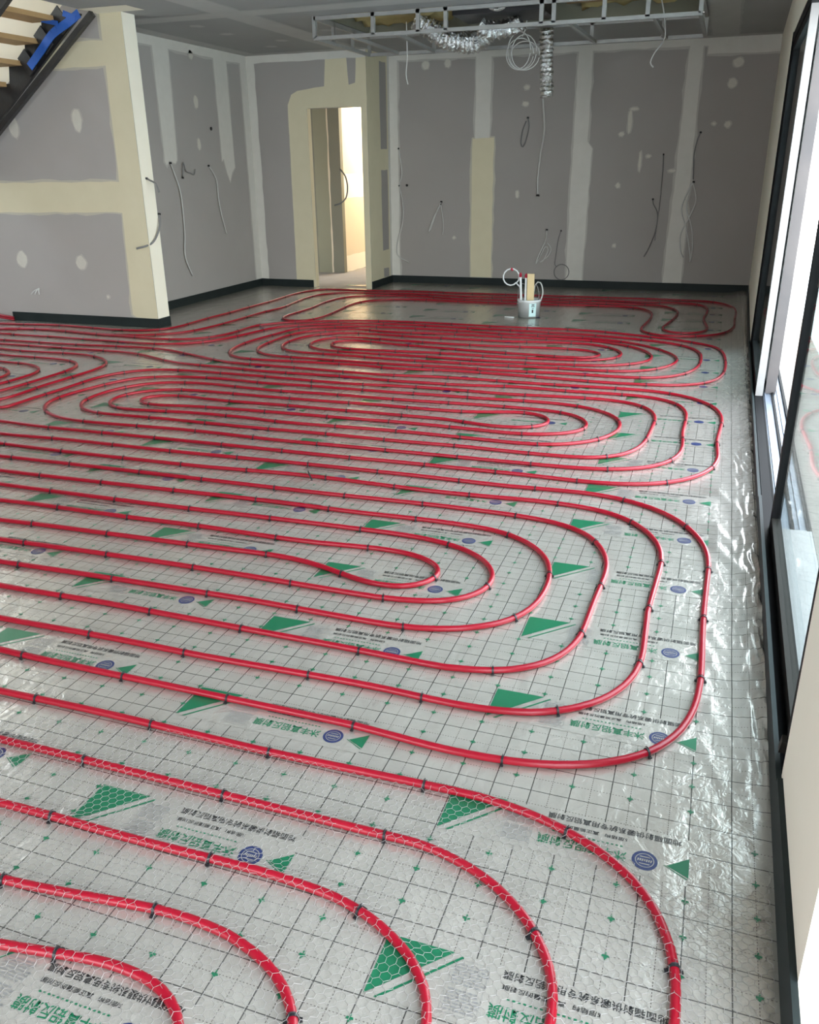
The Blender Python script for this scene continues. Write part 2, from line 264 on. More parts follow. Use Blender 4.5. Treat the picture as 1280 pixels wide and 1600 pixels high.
PIPES = {
 'far': """-8548,7143 -7059,7327 -6789,7366 -6670,7378 -6550,7382 -6470,7380 -6351,7371 -5913,7325 -5793,7320 -5674,7324 -5596,7335 -5557,7344 -5483,7368 -5449,7385 -5416,7405 -5386,7427 -5359,7453 -5335,7482 -5315,7513 -5300,7547 -5288,7583 -5279,7620 -5270,7698 -5267,7777 -5269,8057 -5266,8177 -5258,8297 -5234,8576 -5226,8896 -5200,9456 -5198,9616 -5208,9935 -5210,10056 -5207,10175 -5196,10295 -5183,10373 -5164,10450 -5139,10525 -5107,10596 -5087,10629 -5064,10658 -5038,10685 -5010,10707 -4978,10724 -4944,10736 -4908,10745 -4832,10750 -4594,10745 -4514,10747 -4395,10754 -4236,10772 -3959,10814 -3839,10827 -3760,10831 -3640,10833 -3280,10824 -3079,10825 -2519,10843 -1879,10856 -1319,10875 -759,10893 -639,10893 -440,10882 -242,10875 -165,10864 -128,10855 -91,10842 -56,10826 -23,10807 9,10785 39,10760 66,10733 92,10704 115,10673 135,10639 169,10569 183,10532 205,10456 213,10417 225,10338 234,10219 237,10059 234,9899 222,9579 218,9259 215,9179 208,9099 190,8981 171,8904 147,8828 116,8755 77,8688 54,8656 29,8627 1,8600 -29,8575 -61,8553 -129,8516 -203,8488 -278,8468 -316,8462 -354,8460 -391,8463 -428,8469 -462,8481 -495,8497 -526,8518 -555,8542 -580,8570 -602,8600 -620,8633 -635,8667 -645,8704 -652,8741 -658,8819 -654,8938 -628,9297 -621,9457 -620,9577 -623,9657 -628,9736 -639,9815 -657,9891 -670,9928 -686,9964 -705,9998 -726,10029 -750,10059 -778,10086 -807,10110 -839,10132 -873,10150 -909,10165 -946,10177 -984,10186 -1061,10196 -1141,10198 -1220,10194 -1300,10187 -1737,10139 -1937,10119 -2136,10104 -2336,10095 -2496,10094 -2696,10099 -3016,10112 -3336,10133 -3415,10136 -3495,10134 -3573,10125 -3611,10117 -3687,10096 -3797,10053 -3866,10016 -3930,9971 -3958,9945 -3985,9916 -4009,9886 -4031,9853 -4050,9820 -4066,9784 -4079,9748 -4097,9672 -4106,9593 -4109,9514 -4108,9434 -4102,9314 -4075,8955 -4068,8835 -4066,8675 -4075,8556 -4089,8479 -4100,8443 -4113,8409 -4131,8378 -4152,8352 -4177,8331 -4205,8316 -4236,8308 -4269,8306 -4303,8311 -4336,8321 -4367,8336 -4395,8355 -4420,8378 -4441,8404 -4457,8434 -4470,8467 -4479,8503 -4488,8579 -4490,8697 -4470,9057 -4468,9177 -4475,9296 -4500,9534 -4503,9614 -4503,9694 -4496,9813 -4486,9892 -4479,9931 -4458,10007 -4444,10043 -4428,10078 -4408,10111 -4386,10142 -4360,10171 -4332,10198 -4269,10244 -4200,10281 -4164,10297 -4089,10325 -3974,10358 -3896,10374 -3817,10387 -3698,10397 -3619,10397 -3539,10391 -3421,10374 -3225,10335 -3146,10322 -3027,10308 -2907,10304 -2788,10308 -2388,10331 -1908,10349 -1748,10359 -1349,10393 -1069,10405 -909,10409 -790,10406 -712,10397 -674,10389 -638,10378 -603,10364 -571,10345 -541,10323 -514,10297 -489,10268 -467,10237 -430,10168 -401,10096 -380,10020 -369,9942 -365,9862 -366,9783 -372,9663 -382,9543 -399,9384 -453,8988 -457,8909 -456,8870 -451,8833 -443,8796 -431,8762 -415,8730 -394,8703 -368,8680 -340,8662 -308,8651 -274,8646 -241,8648 -207,8656 -176,8670 -146,8690 -120,8715 -98,8743 -79,8775 -64,8810 -52,8846 -44,8883 -39,8922 -36,9001 -39,9080 -75,9398 -81,9478 -84,9558 -83,9677 -65,9997 -61,10117 -63,10237 -70,10316 -85,10392 -97,10429 -112,10463 -130,10496 -152,10525 -178,10551 -208,10573 -240,10592 -275,10607 -311,10618 -349,10627 -427,10635 -466,10634 -544,10626 -739,10588 -817,10580 -856,10579 -935,10584 -1172,10616 -1251,10621 -1331,10621 -1451,10616 -1770,10590 -1890,10583 -2050,10579 -2330,10581 -2490,10578 -2610,10571 -2889,10547 -3049,10540 -3129,10542 -3248,10550 -3526,10586 -3605,10594 -3685,10598 -3765,10599 -3884,10590 -3963,10579 -4200,10541 -4438,10515 -4515,10500 -4590,10476 -4660,10442 -4693,10421 -4724,10397 -4752,10372 -4779,10343 -4803,10313 -4823,10281 -4841,10246 -4855,10211 -4875,10135 -4881,10097 -4888,10018 -4890,9938 -4888,9818 -4876,9659 -4833,9301 -4826,9221 -4824,9142 -4831,9023 -4866,8786 -4879,8666 -4885,8547 -4895,8187 -4910,7947 -4921,7827 -4935,7708 -4957,7590 -4977,7514 -5004,7439 -5039,7369 -5059,7336 -5083,7305 -5108,7277 -5136,7250 -5199,7204 -5233,7184 -5303,7148 -5376,7117 -5452,7093 -5490,7084 -5569,7071 -5688,7064 -5807,7067 -5926,7079 -6204,7119 -6363,7136 -6522,7145 -6602,7145 -6682,7140 -6761,7131 -6839,7117 -7027,7073 -8506,6821""",
 'back': """-8459,6737 -6989,7034 -6877,7069 -6804,7089 -6726,7105 -6648,7115 -6608,7118 -6529,7120 -6409,7113 -6211,7090 -5854,7041 -5735,7030 -5655,7027 -5375,7023 -5098,6999 -5020,7001 -4981,7005 -4904,7021 -4829,7045 -4793,7061 -4759,7079 -4727,7100 -4697,7124 -4669,7150 -4645,7180 -4623,7211 -4604,7245 -4588,7280 -4562,7354 -4552,7393 -4537,7470 -4530,7549 -4526,7748 -4521,7825 -4516,7861 -4503,7922 -4496,7944 -4484,7970 -4458,7992 -4367,8103 -4312,8157 -4282,8182 -4251,8205 -4184,8247 -4113,8284 -4004,8333 -3781,8421 -3667,8460 -3591,8482 -3513,8501 -3396,8524 -3316,8534 -3197,8547 -2997,8558 -2798,8559 -2518,8552 -2078,8531 -1918,8528 -1758,8531 -1439,8547 -1279,8548 -1199,8543 -1120,8534 -1042,8520 -964,8501 -811,8456 -432,8329 -357,8302 -285,8269 -215,8231 -148,8189 -83,8143 -22,8095 5,8068 30,8039 51,8008 70,7975 84,7940 105,7865 124,7748 135,7628 142,7468 145,7268 141,7109 128,6949 116,6870 100,6793 75,6719 59,6683 40,6649 19,6617 -5,6587 -32,6559 -60,6533 -91,6510 -124,6490 -159,6473 -195,6459 -232,6447 -309,6430 -388,6419 -467,6411 -627,6401 -747,6400 -827,6403 -1385,6441 -1625,6453 -1785,6457 -1905,6456 -2024,6448 -2302,6414 -2380,6408 -2419,6408 -2497,6413 -2692,6437 -2811,6441 -3091,6434 -3530,6407 -3650,6406 -3729,6412 -3767,6418 -3843,6437 -3879,6451 -3913,6468 -3945,6489 -3974,6513 -4001,6540 -4025,6569 -4047,6601 -4065,6635 -4081,6671 -4094,6708 -4115,6784 -4122,6823 -4133,6901 -4139,6981 -4139,7061 -4135,7140 -4122,7259 -4059,7652 -4043,7729 -4031,7766 -4018,7802 -4001,7837 -3981,7869 -3959,7900 -3933,7928 -3905,7954 -3874,7976 -3841,7997 -3806,8015 -3734,8047 -3584,8102 -3508,8125 -3430,8145 -3313,8167 -3154,8185 -2994,8194 -2795,8197 -2595,8191 -2315,8176 -1996,8154 -1836,8147 -1716,8147 -1396,8155 -1316,8154 -1237,8149 -1118,8136 -1000,8116 -884,8086 -772,8046 -700,8012 -632,7971 -568,7925 -508,7873 -426,7786 -376,7725 -332,7659 -294,7590 -265,7516 -254,7479 -240,7402 -238,7363 -238,7324 -248,7247 -269,7171 -299,7099 -338,7031 -386,6968 -441,6914 -472,6890 -504,6868 -538,6849 -573,6833 -610,6819 -686,6800 -764,6790 -844,6786 -1163,6781 -1563,6758 -1723,6752 -2323,6738 -2482,6737 -2642,6743 -2961,6767 -3360,6785 -3439,6794 -3515,6812 -3550,6826 -3585,6842 -3616,6862 -3645,6886 -3671,6913 -3694,6943 -3714,6975 -3730,7010 -3744,7046 -3755,7083 -3769,7160 -3772,7239 -3771,7278 -3761,7357 -3743,7433 -3716,7507 -3699,7542 -3679,7575 -3657,7607 -3632,7636 -3604,7663 -3574,7688 -3543,7710 -3509,7729 -3474,7745 -3437,7758 -3361,7778 -3283,7789 -3164,7794 -3044,7790 -2805,7773 -2645,7768 -1885,7773 -1765,7780 -1686,7789 -1410,7837 -1292,7853 -1213,7859 -1134,7857 -1056,7846 -982,7824 -946,7809 -912,7791 -880,7769 -849,7746 -821,7719 -796,7690 -773,7659 -752,7626 -735,7592 -722,7556 -712,7520 -707,7482 -706,7445 -710,7408 -719,7372 -732,7337 -749,7304 -771,7274 -796,7246 -824,7220 -855,7199 -888,7180 -923,7165 -960,7152 -1036,7134 -1115,7123 -1194,7116 -1674,7089 -1874,7086 -2153,7091 -2273,7090 -2433,7083 -2792,7058 -2912,7054 -2992,7053 -3071,7057 -3110,7062 -3147,7069 -3183,7079 -3217,7093 -3248,7112 -3275,7134 -3297,7161 -3315,7191 -3326,7223 -3332,7256 -3331,7289 -3323,7321 -3308,7350 -3288,7376 -3262,7397 -3232,7414 -3198,7426 -3162,7433 -3125,7435 -3086,7434 -3048,7430 -2971,7415 -2779,7368 -2705,7354 -2443,7329 -2166,7296 -1967,7275 -1767,7260 -1448,7247 -1209,7231 -1130,7230 -1053,7238 -1016,7246 -982,7259 -952,7276 -925,7297 -904,7322 -890,7350 -883,7380 -883,7411 -891,7442 -906,7471 -927,7497 -953,7519 -984,7538 -1017,7553 -1053,7564 -1091,7572 -1169,7581 -1248,7583 -1328,7580 -1805,7532 -1965,7522 -2125,7517 -2285,7519 -2485,7529 -2724,7549 -3042,7579 -3122,7585 -3201,7585 -3240,7583 -3278,7577 -3315,7569 -3350,7556 -3383,7540 -3413,7519 -3440,7495 -3464,7466 -3484,7435 -3502,7401 -3515,7366 -3524,7329 -3530,7292 -3531,7254 -3528,7216 -3521,7180 -3509,7144 -3493,7110 -3473,7079 -3450,7049 -3423,7023 -3393,7000 -3360,6981 -3326,6964 -3290,6951 -3252,6940 -3175,6924 -3056,6911 -2936,6906 -2816,6906 -2577,6916 -2457,6918 -2337,6915 -2017,6903 -1697,6900 -1497,6905 -1297,6914 -1098,6929 -979,6943 -862,6964 -786,6986 -714,7017 -647,7058 -586,7107 -558,7134 -533,7163 -510,7194 -490,7227 -473,7261 -461,7297 -452,7334 -448,7371 -447,7409 -450,7448 -465,7524 -490,7599 -505,7635 -543,7703 -566,7735 -591,7765 -646,7819 -708,7868 -773,7913 -840,7954 -876,7971 -912,7986 -987,8008 -1025,8015 -1104,8024 -1223,8026 -1343,8021 -1621,7994 -1781,7984 -1941,7983 -2261,7993 -2421,7992 -2580,7982 -2859,7955 -2978,7950 -3018,7951 -3096,7958 -3252,7981 -3329,7985 -3368,7983 -3444,7969 -3482,7958 -3557,7932 -3629,7898 -3664,7880 -3730,7837 -3760,7813 -3789,7787 -3815,7758 -3838,7727 -3858,7695 -3875,7660 -3902,7587 -3912,7549 -3926,7471 -3934,7352 -3930,7073 -3925,6993 -3914,6916 -3904,6878 -3892,6841 -3877,6806 -3859,6772 -3837,6741 -3812,6712 -3785,6686 -3754,6662 -3722,6642 -3687,6625 -3651,6611 -3614,6600 -3537,6584 -3458,6575 -3338,6569 -2818,6555 -2618,6551 -2459,6552 -2299,6557 -2020,6576 -1900,6578 -1660,6573 -1540,6575 -1420,6581 -1181,6600 -1061,6607 -941,6610 -701,6610 -582,6615 -503,6623 -427,6639 -390,6652 -355,6667 -322,6686 -290,6707 -261,6732 -233,6759 -208,6789 -184,6820 -144,6888 -113,6960 -90,7035 -74,7113 -62,7192 -52,7311 -49,7431 -52,7551 -63,7670 -78,7747 -101,7821 -117,7857 -136,7891 -157,7923 -180,7954 -234,8011 -264,8036 -329,8080 -363,8099 -435,8133 -509,8162 -623,8200 -738,8233 -855,8261 -933,8277 -1051,8298 -1130,8309 -1249,8321 -1489,8335 -1969,8352 -2449,8369 -2848,8386 -2968,8387 -3088,8382 -3207,8372 -3287,8362 -3365,8349 -3444,8333 -3521,8313 -3635,8277 -3710,8249 -3820,8203 -3893,8169 -3963,8131 -4031,8089 -4094,8042 -4152,7989 -4179,7960 -4226,7897 -4246,7864 -4278,7793 -4302,7718 -4384,7368 -4404,7291 -4427,7214 -4454,7140 -4470,7103 -4507,7034 -4529,7002 -4553,6972 -4579,6943 -4608,6917 -4670,6869 -4738,6830 -4774,6813 -4848,6787 -4886,6778 -4963,6767 -5082,6764 -5242,6769 -5562,6786 -5842,6794 -6201,6812 -6281,6812 -6480,6802 -6559,6801 -6675,6804 -6792,6812 -8292,6823""",
 'mid': """-8029,6557 -6929,6542 -6256,6533 -6016,6532 -5816,6535 -5616,6541 -5456,6550 -5097,6577 -4977,6582 -4857,6581 -4778,6574 -4739,6569 -4661,6552 -4585,6530 -4473,6488 -4104,6332 -3993,6287 -3880,6251 -3841,6242 -3763,6229 -3644,6219 -3284,6209 -2684,6175 -2485,6169 -2405,6171 -2325,6175 -2245,6183 -2008,6213 -1848,6222 -1648,6225 -1328,6219 -1168,6219 -928,6223 -608,6236 -528,6236 -448,6234 -370,6226 -292,6211 -218,6186 -183,6170 -149,6151 -85,6106 -56,6079 -4,6021 41,5957 59,5922 90,5850 111,5774 118,5735 128,5656 132,5577 131,5497 110,5138 110,5058 118,4819 114,4740 110,4700 96,4623 72,4548 39,4476 -3,4411 -54,4351 -113,4301 -145,4279 -214,4242 -288,4216 -365,4197 -443,4186 -523,4182 -602,4182 -882,4191 -1162,4190 -1442,4191 -1562,4190 -1922,4180 -2643,4182 -3243,4179 -3843,4174 -4043,4179 -4281,4198 -4359,4199 -4437,4193 -4551,4177 -4588,4174 -4624,4176 -4658,4183 -4691,4195 -4721,4213 -4748,4235 -4772,4263 -4793,4293 -4810,4327 -4824,4362 -4833,4397 -4839,4432 -4840,4464 -4836,4493 -4827,4515 -4813,4530 -4793,4538 -4770,4537 -4744,4529 -4662,4490 -4638,4482 -4618,4479 -4602,4485 -4592,4499 -4586,4520 -4583,4548 -4584,4733 -4567,5012 -4562,5332 -4556,5411 -4550,5450 -4530,5526 -4517,5562 -4500,5597 -4481,5631 -4459,5663 -4434,5693 -4407,5721 -4378,5746 -4347,5769 -4314,5788 -4279,5805 -4205,5830 -4128,5846 -4009,5858 -3929,5862 -3809,5862 -3369,5851 -3209,5845 -2850,5823 -2610,5817 -2450,5822 -2092,5853 -1932,5861 -1772,5861 -1492,5850 -1372,5848 -1252,5852 -974,5880 -814,5890 -695,5889 -616,5882 -577,5875 -540,5866 -503,5854 -468,5839 -436,5820 -406,5798 -379,5772 -355,5743 -334,5711 -317,5677 -303,5641 -283,5566 -277,5527 -272,5448 -274,5329 -287,5050 -300,4931 -316,4854 -342,4780 -359,4745 -378,4713 -401,4683 -427,4656 -456,4632 -488,4612 -522,4596 -558,4583 -634,4568 -712,4561 -872,4557 -992,4558 -1272,4567 -1392,4566 -1712,4557 -2232,4562 -2712,4555 -3352,4564 -3752,4556 -3830,4559 -3869,4564 -3907,4571 -3944,4582 -3979,4595 -4013,4612 -4046,4633 -4075,4656 -4102,4683 -4125,4712 -4145,4744 -4161,4778 -4173,4814 -4181,4852 -4190,4929 -4189,5008 -4179,5086 -4171,5124 -4146,5198 -4112,5269 -4068,5333 -4043,5362 -4015,5388 -3985,5411 -3952,5431 -3918,5447 -3881,5461 -3806,5481 -3688,5500 -3569,5506 -3450,5500 -3131,5470 -2972,5463 -2852,5465 -2532,5477 -2012,5476 -1572,5496 -1372,5501 -1212,5501 -1052,5495 -974,5487 -897,5471 -861,5459 -827,5444 -795,5425 -766,5402 -740,5375 -717,5346 -699,5313 -684,5279 -675,5244 -670,5208 -671,5172 -677,5137 -689,5104 -706,5073 -729,5045 -755,5020 -786,4998 -819,4978 -890,4948 -965,4927 -1043,4915 -1083,4912 -1162,4913 -1481,4930 -1761,4939 -1881,4938 -2160,4928 -2521,4924 -3081,4911 -3200,4905 -3320,4895 -3556,4860 -3632,4857 -3668,4862 -3702,4870 -3732,4884 -3758,4902 -3778,4924 -3790,4950 -3794,4977 -3789,5004 -3776,5030 -3756,5054 -3730,5074 -3700,5091 -3666,5104 -3630,5114 -3592,5119 -3514,5121 -3277,5099 -3157,5094 -2718,5105 -2397,5099 -2078,5100 -1840,5095 -1641,5094 -1562,5089 -1523,5084 -1289,5039 -1211,5032 -1172,5033 -1134,5036 -1096,5042 -1060,5051 -1026,5065 -994,5082 -967,5103 -945,5128 -928,5156 -918,5187 -915,5219 -919,5251 -929,5283 -947,5311 -969,5336 -997,5357 -1028,5373 -1061,5384 -1097,5390 -1133,5391 -1170,5387 -1208,5379 -1357,5334 -1434,5315 -1512,5303 -1632,5294 -1711,5291 -1831,5291 -2068,5301 -2147,5301 -2506,5287 -2866,5284 -3067,5286 -3467,5297 -3586,5293 -3665,5284 -3741,5266 -3777,5253 -3812,5237 -3845,5217 -3875,5195 -3904,5169 -3929,5141 -3952,5110 -3970,5077 -3985,5043 -3995,5007 -4001,4971 -4001,4934 -3996,4898 -3986,4864 -3971,4831 -3951,4801 -3926,4775 -3897,4753 -3866,4735 -3832,4721 -3795,4711 -3758,4705 -3719,4702 -3680,4702 -3601,4708 -3363,4737 -3284,4745 -3124,4752 -2885,4751 -2808,4746 -2615,4726 -2497,4722 -2337,4725 -1898,4744 -1738,4748 -1578,4746 -1098,4729 -978,4730 -900,4737 -823,4754 -786,4766 -750,4781 -716,4799 -683,4820 -652,4843 -622,4868 -595,4896 -570,4926 -548,4958 -528,4991 -511,5026 -497,5062 -477,5138 -469,5215 -469,5254 -472,5293 -479,5331 -488,5369 -501,5405 -518,5440 -537,5472 -560,5503 -585,5532 -614,5558 -644,5582 -677,5604 -746,5639 -820,5664 -859,5673 -937,5685 -1016,5691 -1136,5693 -1216,5689 -1415,5676 -1495,5673 -1855,5672 -2255,5660 -2735,5665 -3134,5651 -3254,5656 -3491,5682 -3611,5685 -3690,5682 -3770,5676 -3888,5660 -4004,5633 -4079,5606 -4114,5590 -4148,5572 -4180,5550 -4209,5526 -4234,5499 -4257,5469 -4277,5436 -4294,5402 -4322,5329 -4345,5252 -4365,5175 -4383,5097 -4398,5019 -4412,4900 -4412,4822 -4408,4783 -4402,4745 -4392,4707 -4379,4671 -4362,4636 -4343,4603 -4320,4572 -4295,4543 -4267,4516 -4205,4469 -4171,4448 -4101,4415 -4026,4390 -3948,4374 -3869,4363 -3790,4358 -3630,4359 -3190,4380 -3030,4384 -2870,4381 -2511,4363 -2311,4360 -1871,4368 -1070,4372 -710,4378 -591,4386 -512,4396 -435,4413 -360,4438 -325,4455 -291,4474 -259,4495 -229,4519 -202,4546 -177,4576 -156,4608 -138,4641 -122,4677 -109,4714 -91,4790 -81,4869 -79,4988 -89,5187 -90,5267 -85,5507 -86,5587 -90,5666 -95,5705 -112,5782 -124,5819 -138,5855 -156,5888 -177,5920 -201,5948 -229,5973 -259,5994 -292,6012 -328,6027 -364,6039 -402,6048 -480,6059 -599,6064 -839,6058 -959,6058 -1079,6062 -1277,6075 -1355,6073 -1394,6069 -1589,6034 -1708,6019 -1827,6011 -2147,5998 -2267,5997 -2505,6013 -2665,6019 -2905,6020 -3265,6014 -3345,6015 -3424,6019 -3662,6043 -4061,6074 -4140,6084 -4219,6097 -4296,6115 -4410,6152 -4484,6182 -4703,6280 -4815,6319 -4892,6339 -4971,6353 -5050,6363 -5130,6367 -5250,6369 -5530,6366 -6050,6369 -6663,6360 -7863,6345""",
 'front': """-8153,4348 -7560,4324 -6921,4297 -6602,4277 -6283,4251 -5805,4201 -5249,4133 -4893,4083 -4380,3998 -4261,3983 -4141,3973 -4062,3971 -3982,3972 -3702,3987 -3582,3989 -2902,3983 -2702,3986 -2262,4000 -2022,4005 -1422,4007 -943,3998 -823,4002 -584,4015 -504,4014 -465,4011 -387,3998 -349,3989 -275,3963 -239,3946 -171,3907 -140,3883 -110,3858 -57,3801 -33,3770 9,3703 43,3632 69,3558 79,3519 93,3442 99,3363 100,3283 93,2883 96,2563 95,2444 86,2325 72,2247 50,2172 34,2136 16,2103 -5,2071 -29,2041 -56,2014 -86,1989 -118,1968 -151,1948 -223,1917 -299,1895 -377,1881 -456,1874 -535,1872 -614,1874 -811,1889 -931,1894 -1451,1897 -1971,1899 -2210,1906 -2610,1926 -2810,1931 -3050,1932 -3290,1929 -3809,1906 -3929,1908 -4048,1917 -4127,1928 -4206,1943 -4284,1961 -4361,1982 -4436,2007 -4510,2037 -4579,2074 -4613,2095 -4675,2143 -4703,2170 -4730,2199 -4779,2261 -4801,2294 -4840,2363 -4873,2435 -4900,2510 -4920,2586 -4934,2664 -4940,2743 -4940,2783 -4937,2822 -4927,2901 -4909,2978 -4885,3053 -4855,3127 -4818,3197 -4776,3264 -4752,3295 -4699,3353 -4670,3380 -4607,3427 -4538,3466 -4466,3498 -4391,3525 -4315,3548 -4238,3568 -4159,3584 -4081,3597 -4002,3605 -3922,3608 -3322,3613 -2602,3615 -1842,3616 -1642,3620 -1282,3631 -1082,3633 -882,3629 -763,3622 -644,3606 -569,3587 -533,3573 -499,3557 -467,3537 -437,3513 -410,3487 -386,3457 -365,3425 -346,3391 -330,3356 -306,3282 -292,3205 -289,3165 -288,3086 -297,2887 -304,2648 -315,2571 -324,2533 -337,2497 -352,2463 -372,2430 -395,2401 -421,2375 -451,2352 -483,2332 -517,2316 -554,2303 -591,2293 -669,2280 -748,2276 -1066,2286 -1506,2292 -1986,2299 -2146,2299 -2546,2292 -3026,2308 -3186,2307 -3506,2297 -3666,2295 -3786,2296 -3905,2303 -4024,2317 -4142,2339 -4219,2359 -4256,2371 -4328,2402 -4361,2421 -4393,2443 -4422,2468 -4449,2496 -4473,2526 -4494,2558 -4512,2592 -4527,2627 -4538,2664 -4547,2702 -4551,2740 -4552,2778 -4550,2817 -4543,2855 -4534,2892 -4521,2928 -4504,2963 -4485,2997 -4463,3028 -4438,3057 -4410,3084 -4380,3108 -4348,3129 -4278,3164 -4241,3179 -4166,3202 -4049,3227 -3930,3242 -3811,3246 -3371,3230 -2651,3227 -2411,3230 -1771,3246 -1331,3251 -1212,3249 -1132,3244 -1054,3233 -977,3215 -904,3187 -870,3169 -838,3148 -808,3124 -781,3098 -757,3069 -737,3037 -722,3004 -711,2969 -706,2933 -706,2898 -712,2862 -723,2829 -740,2798 -762,2770 -788,2745 -818,2724 -851,2707 -887,2694 -962,2676 -1040,2667 -1160,2662 -1680,2672 -2040,2673 -2400,2668 -2880,2656 -3400,2658 -3719,2648 -3799,2647 -3877,2652 -3915,2658 -3951,2666 -3984,2678 -4012,2693 -4033,2710 -4047,2730 -4051,2751 -4046,2772 -4031,2791 -4009,2808 -3981,2822 -3948,2832 -3912,2839 -3874,2843 -3835,2845 -3755,2845 -3476,2832 -3236,2831 -3116,2834 -2797,2848 -2117,2865 -1717,2879 -1597,2877 -1519,2869 -1480,2862 -1404,2843 -1218,2781 -1146,2767 -1112,2765 -1081,2766 -1052,2770 -1025,2778 -1001,2790 -979,2805 -960,2825 -943,2848 -932,2874 -926,2902 -928,2931 -936,2959 -952,2986 -975,3010 -1003,3030 -1034,3046 -1069,3059 -1106,3068 -1144,3074 -1222,3078 -1301,3074 -1500,3056 -1619,3051 -1779,3051 -2139,3058 -2539,3050 -3019,3052 -3179,3047 -3458,3034 -3578,3033 -3818,3036 -3898,3033 -3977,3026 -4055,3013 -4130,2992 -4166,2978 -4200,2960 -4231,2940 -4259,2915 -4283,2888 -4303,2858 -4318,2825 -4327,2791 -4331,2755 -4329,2720 -4321,2685 -4308,2652 -4289,2621 -4266,2593 -4239,2569 -4209,2548 -4175,2531 -4140,2517 -4103,2505 -4026,2489 -3947,2478 -3827,2469 -3668,2465 -3267,2469 -2787,2468 -2268,2480 -1628,2490 -1468,2489 -1028,2478 -909,2484 -831,2496 -756,2518 -720,2532 -685,2550 -652,2570 -621,2592 -593,2618 -568,2646 -547,2677 -529,2711 -515,2746 -505,2782 -497,2820 -490,2898 -490,2977 -493,3017 -505,3094 -515,3131 -528,3168 -544,3202 -564,3236 -586,3267 -611,3296 -639,3323 -669,3348 -701,3369 -734,3388 -769,3403 -806,3415 -843,3425 -921,3435 -1040,3442 -1159,3444 -1518,3434 -1998,3438 -2878,3416 -3438,3406 -3598,3408 -3837,3419 -3917,3419 -4036,3411 -4155,3394 -4233,3378 -4310,3358 -4384,3332 -4420,3316 -4488,3277 -4520,3255 -4550,3229 -4577,3202 -4603,3173 -4648,3108 -4685,3039 -4714,2965 -4734,2889 -4741,2851 -4747,2772 -4747,2733 -4744,2694 -4730,2617 -4719,2579 -4692,2505 -4657,2434 -4636,2401 -4588,2339 -4561,2311 -4532,2285 -4501,2262 -4468,2241 -4398,2207 -4361,2193 -4285,2171 -4207,2154 -4128,2140 -3930,2115 -3771,2104 -3571,2102 -3211,2109 -3051,2109 -2891,2105 -2531,2087 -2371,2082 -2252,2082 -1892,2089 -1452,2087 -932,2098 -652,2089 -533,2091 -455,2101 -417,2109 -379,2119 -343,2133 -309,2150 -276,2170 -245,2193 -217,2219 -191,2247 -168,2278 -149,2311 -132,2346 -119,2382 -108,2419 -96,2496 -92,2575 -99,2814 -99,2894 -84,3254 -86,3333 -94,3411 -112,3487 -125,3524 -159,3595 -180,3628 -203,3659 -228,3689 -256,3716 -285,3740 -317,3761 -351,3780 -386,3795 -423,3807 -499,3823 -578,3832 -658,3835 -778,3833 -1057,3816 -1217,3812 -1417,3816 -1816,3833 -1976,3833 -2136,3827 -2415,3806 -2535,3799 -2695,3794 -2895,3792 -3215,3790 -3495,3793 -3735,3798 -3975,3807 -4214,3820 -4494,3839 -5012,3882 -5330,3916 -6164,4016 -6403,4041 -6602,4058 -7081,4091 -7641,4120 -8153,4147""",
 'w1': """-8554,6290 -8129,6201 -7657,6103 -7421,6052 -7109,5978 -6838,5904 -6492,5798 -5844,5584 -5577,5499 -5505,5470 -5471,5451 -5440,5430 -5411,5405 -5387,5378 -5365,5347 -5348,5314 -5335,5278 -5325,5241 -5318,5203 -5314,5164 -5313,5086 -5320,5008 -5328,4970 -5340,4934 -5355,4899 -5374,4866 -5397,4836 -5422,4808 -5451,4782 -5482,4758 -5515,4736 -5584,4698 -5657,4664 -5731,4634 -5883,4584 -5961,4563 -6039,4545 -6118,4531 -6197,4520 -6317,4509 -6477,4503 -6958,4504 -7153,4501""",
 'w2': """-8553,6492 -8283,6445 -7728,6356 -7529,6322 -7293,6274 -7176,6246 -7059,6215 -6944,6180 -6868,6154 -6681,6081 -6497,6001 -6095,5816 -6021,5785 -5946,5756 -5870,5733 -5832,5725 -5754,5714 -5557,5704 -5479,5691 -5404,5668 -5368,5653 -5334,5635 -5301,5614 -5271,5590 -5244,5564 -5219,5534 -5199,5503 -5182,5469 -5169,5434 -5161,5397 -5152,5320 -5150,5240 -5154,5120 -5162,5041 -5175,4962 -5194,4885 -5207,4848 -5238,4776 -5258,4742 -5280,4710 -5305,4680 -5332,4652 -5362,4627 -5427,4583 -5497,4546 -5571,4515 -5646,4489 -5723,4466 -5801,4445 -5918,4419 -6037,4396 -6116,4384 -6276,4368 -6436,4360 -7153,4351""",
 'w3': """-8554,6691 -8285,6641 -7850,6566 -7653,6529 -7457,6486 -7263,6436 -7110,6389 -6960,6333 -6776,6255 -6447,6107 -6336,6059 -6187,6002 -6072,5970 -5994,5955 -5954,5950 -5875,5945 -5595,5951 -5435,5945 -5316,5931 -5239,5914 -5202,5902 -5167,5887 -5133,5869 -5102,5848 -5074,5823 -5049,5795 -5028,5764 -5010,5731 -4996,5696 -4985,5659 -4970,5582 -4963,5502 -4960,5383 -4964,5062 -4968,4983 -4979,4905 -4987,4866 -5012,4791 -5027,4755 -5064,4685 -5108,4619 -5158,4558 -5214,4503 -5245,4478 -5310,4433 -5380,4396 -5454,4365 -5529,4339 -5606,4318 -5723,4290 -5841,4268 -5999,4242 -6198,4219 -6398,4208 -6559,4205 -7153,4201""",
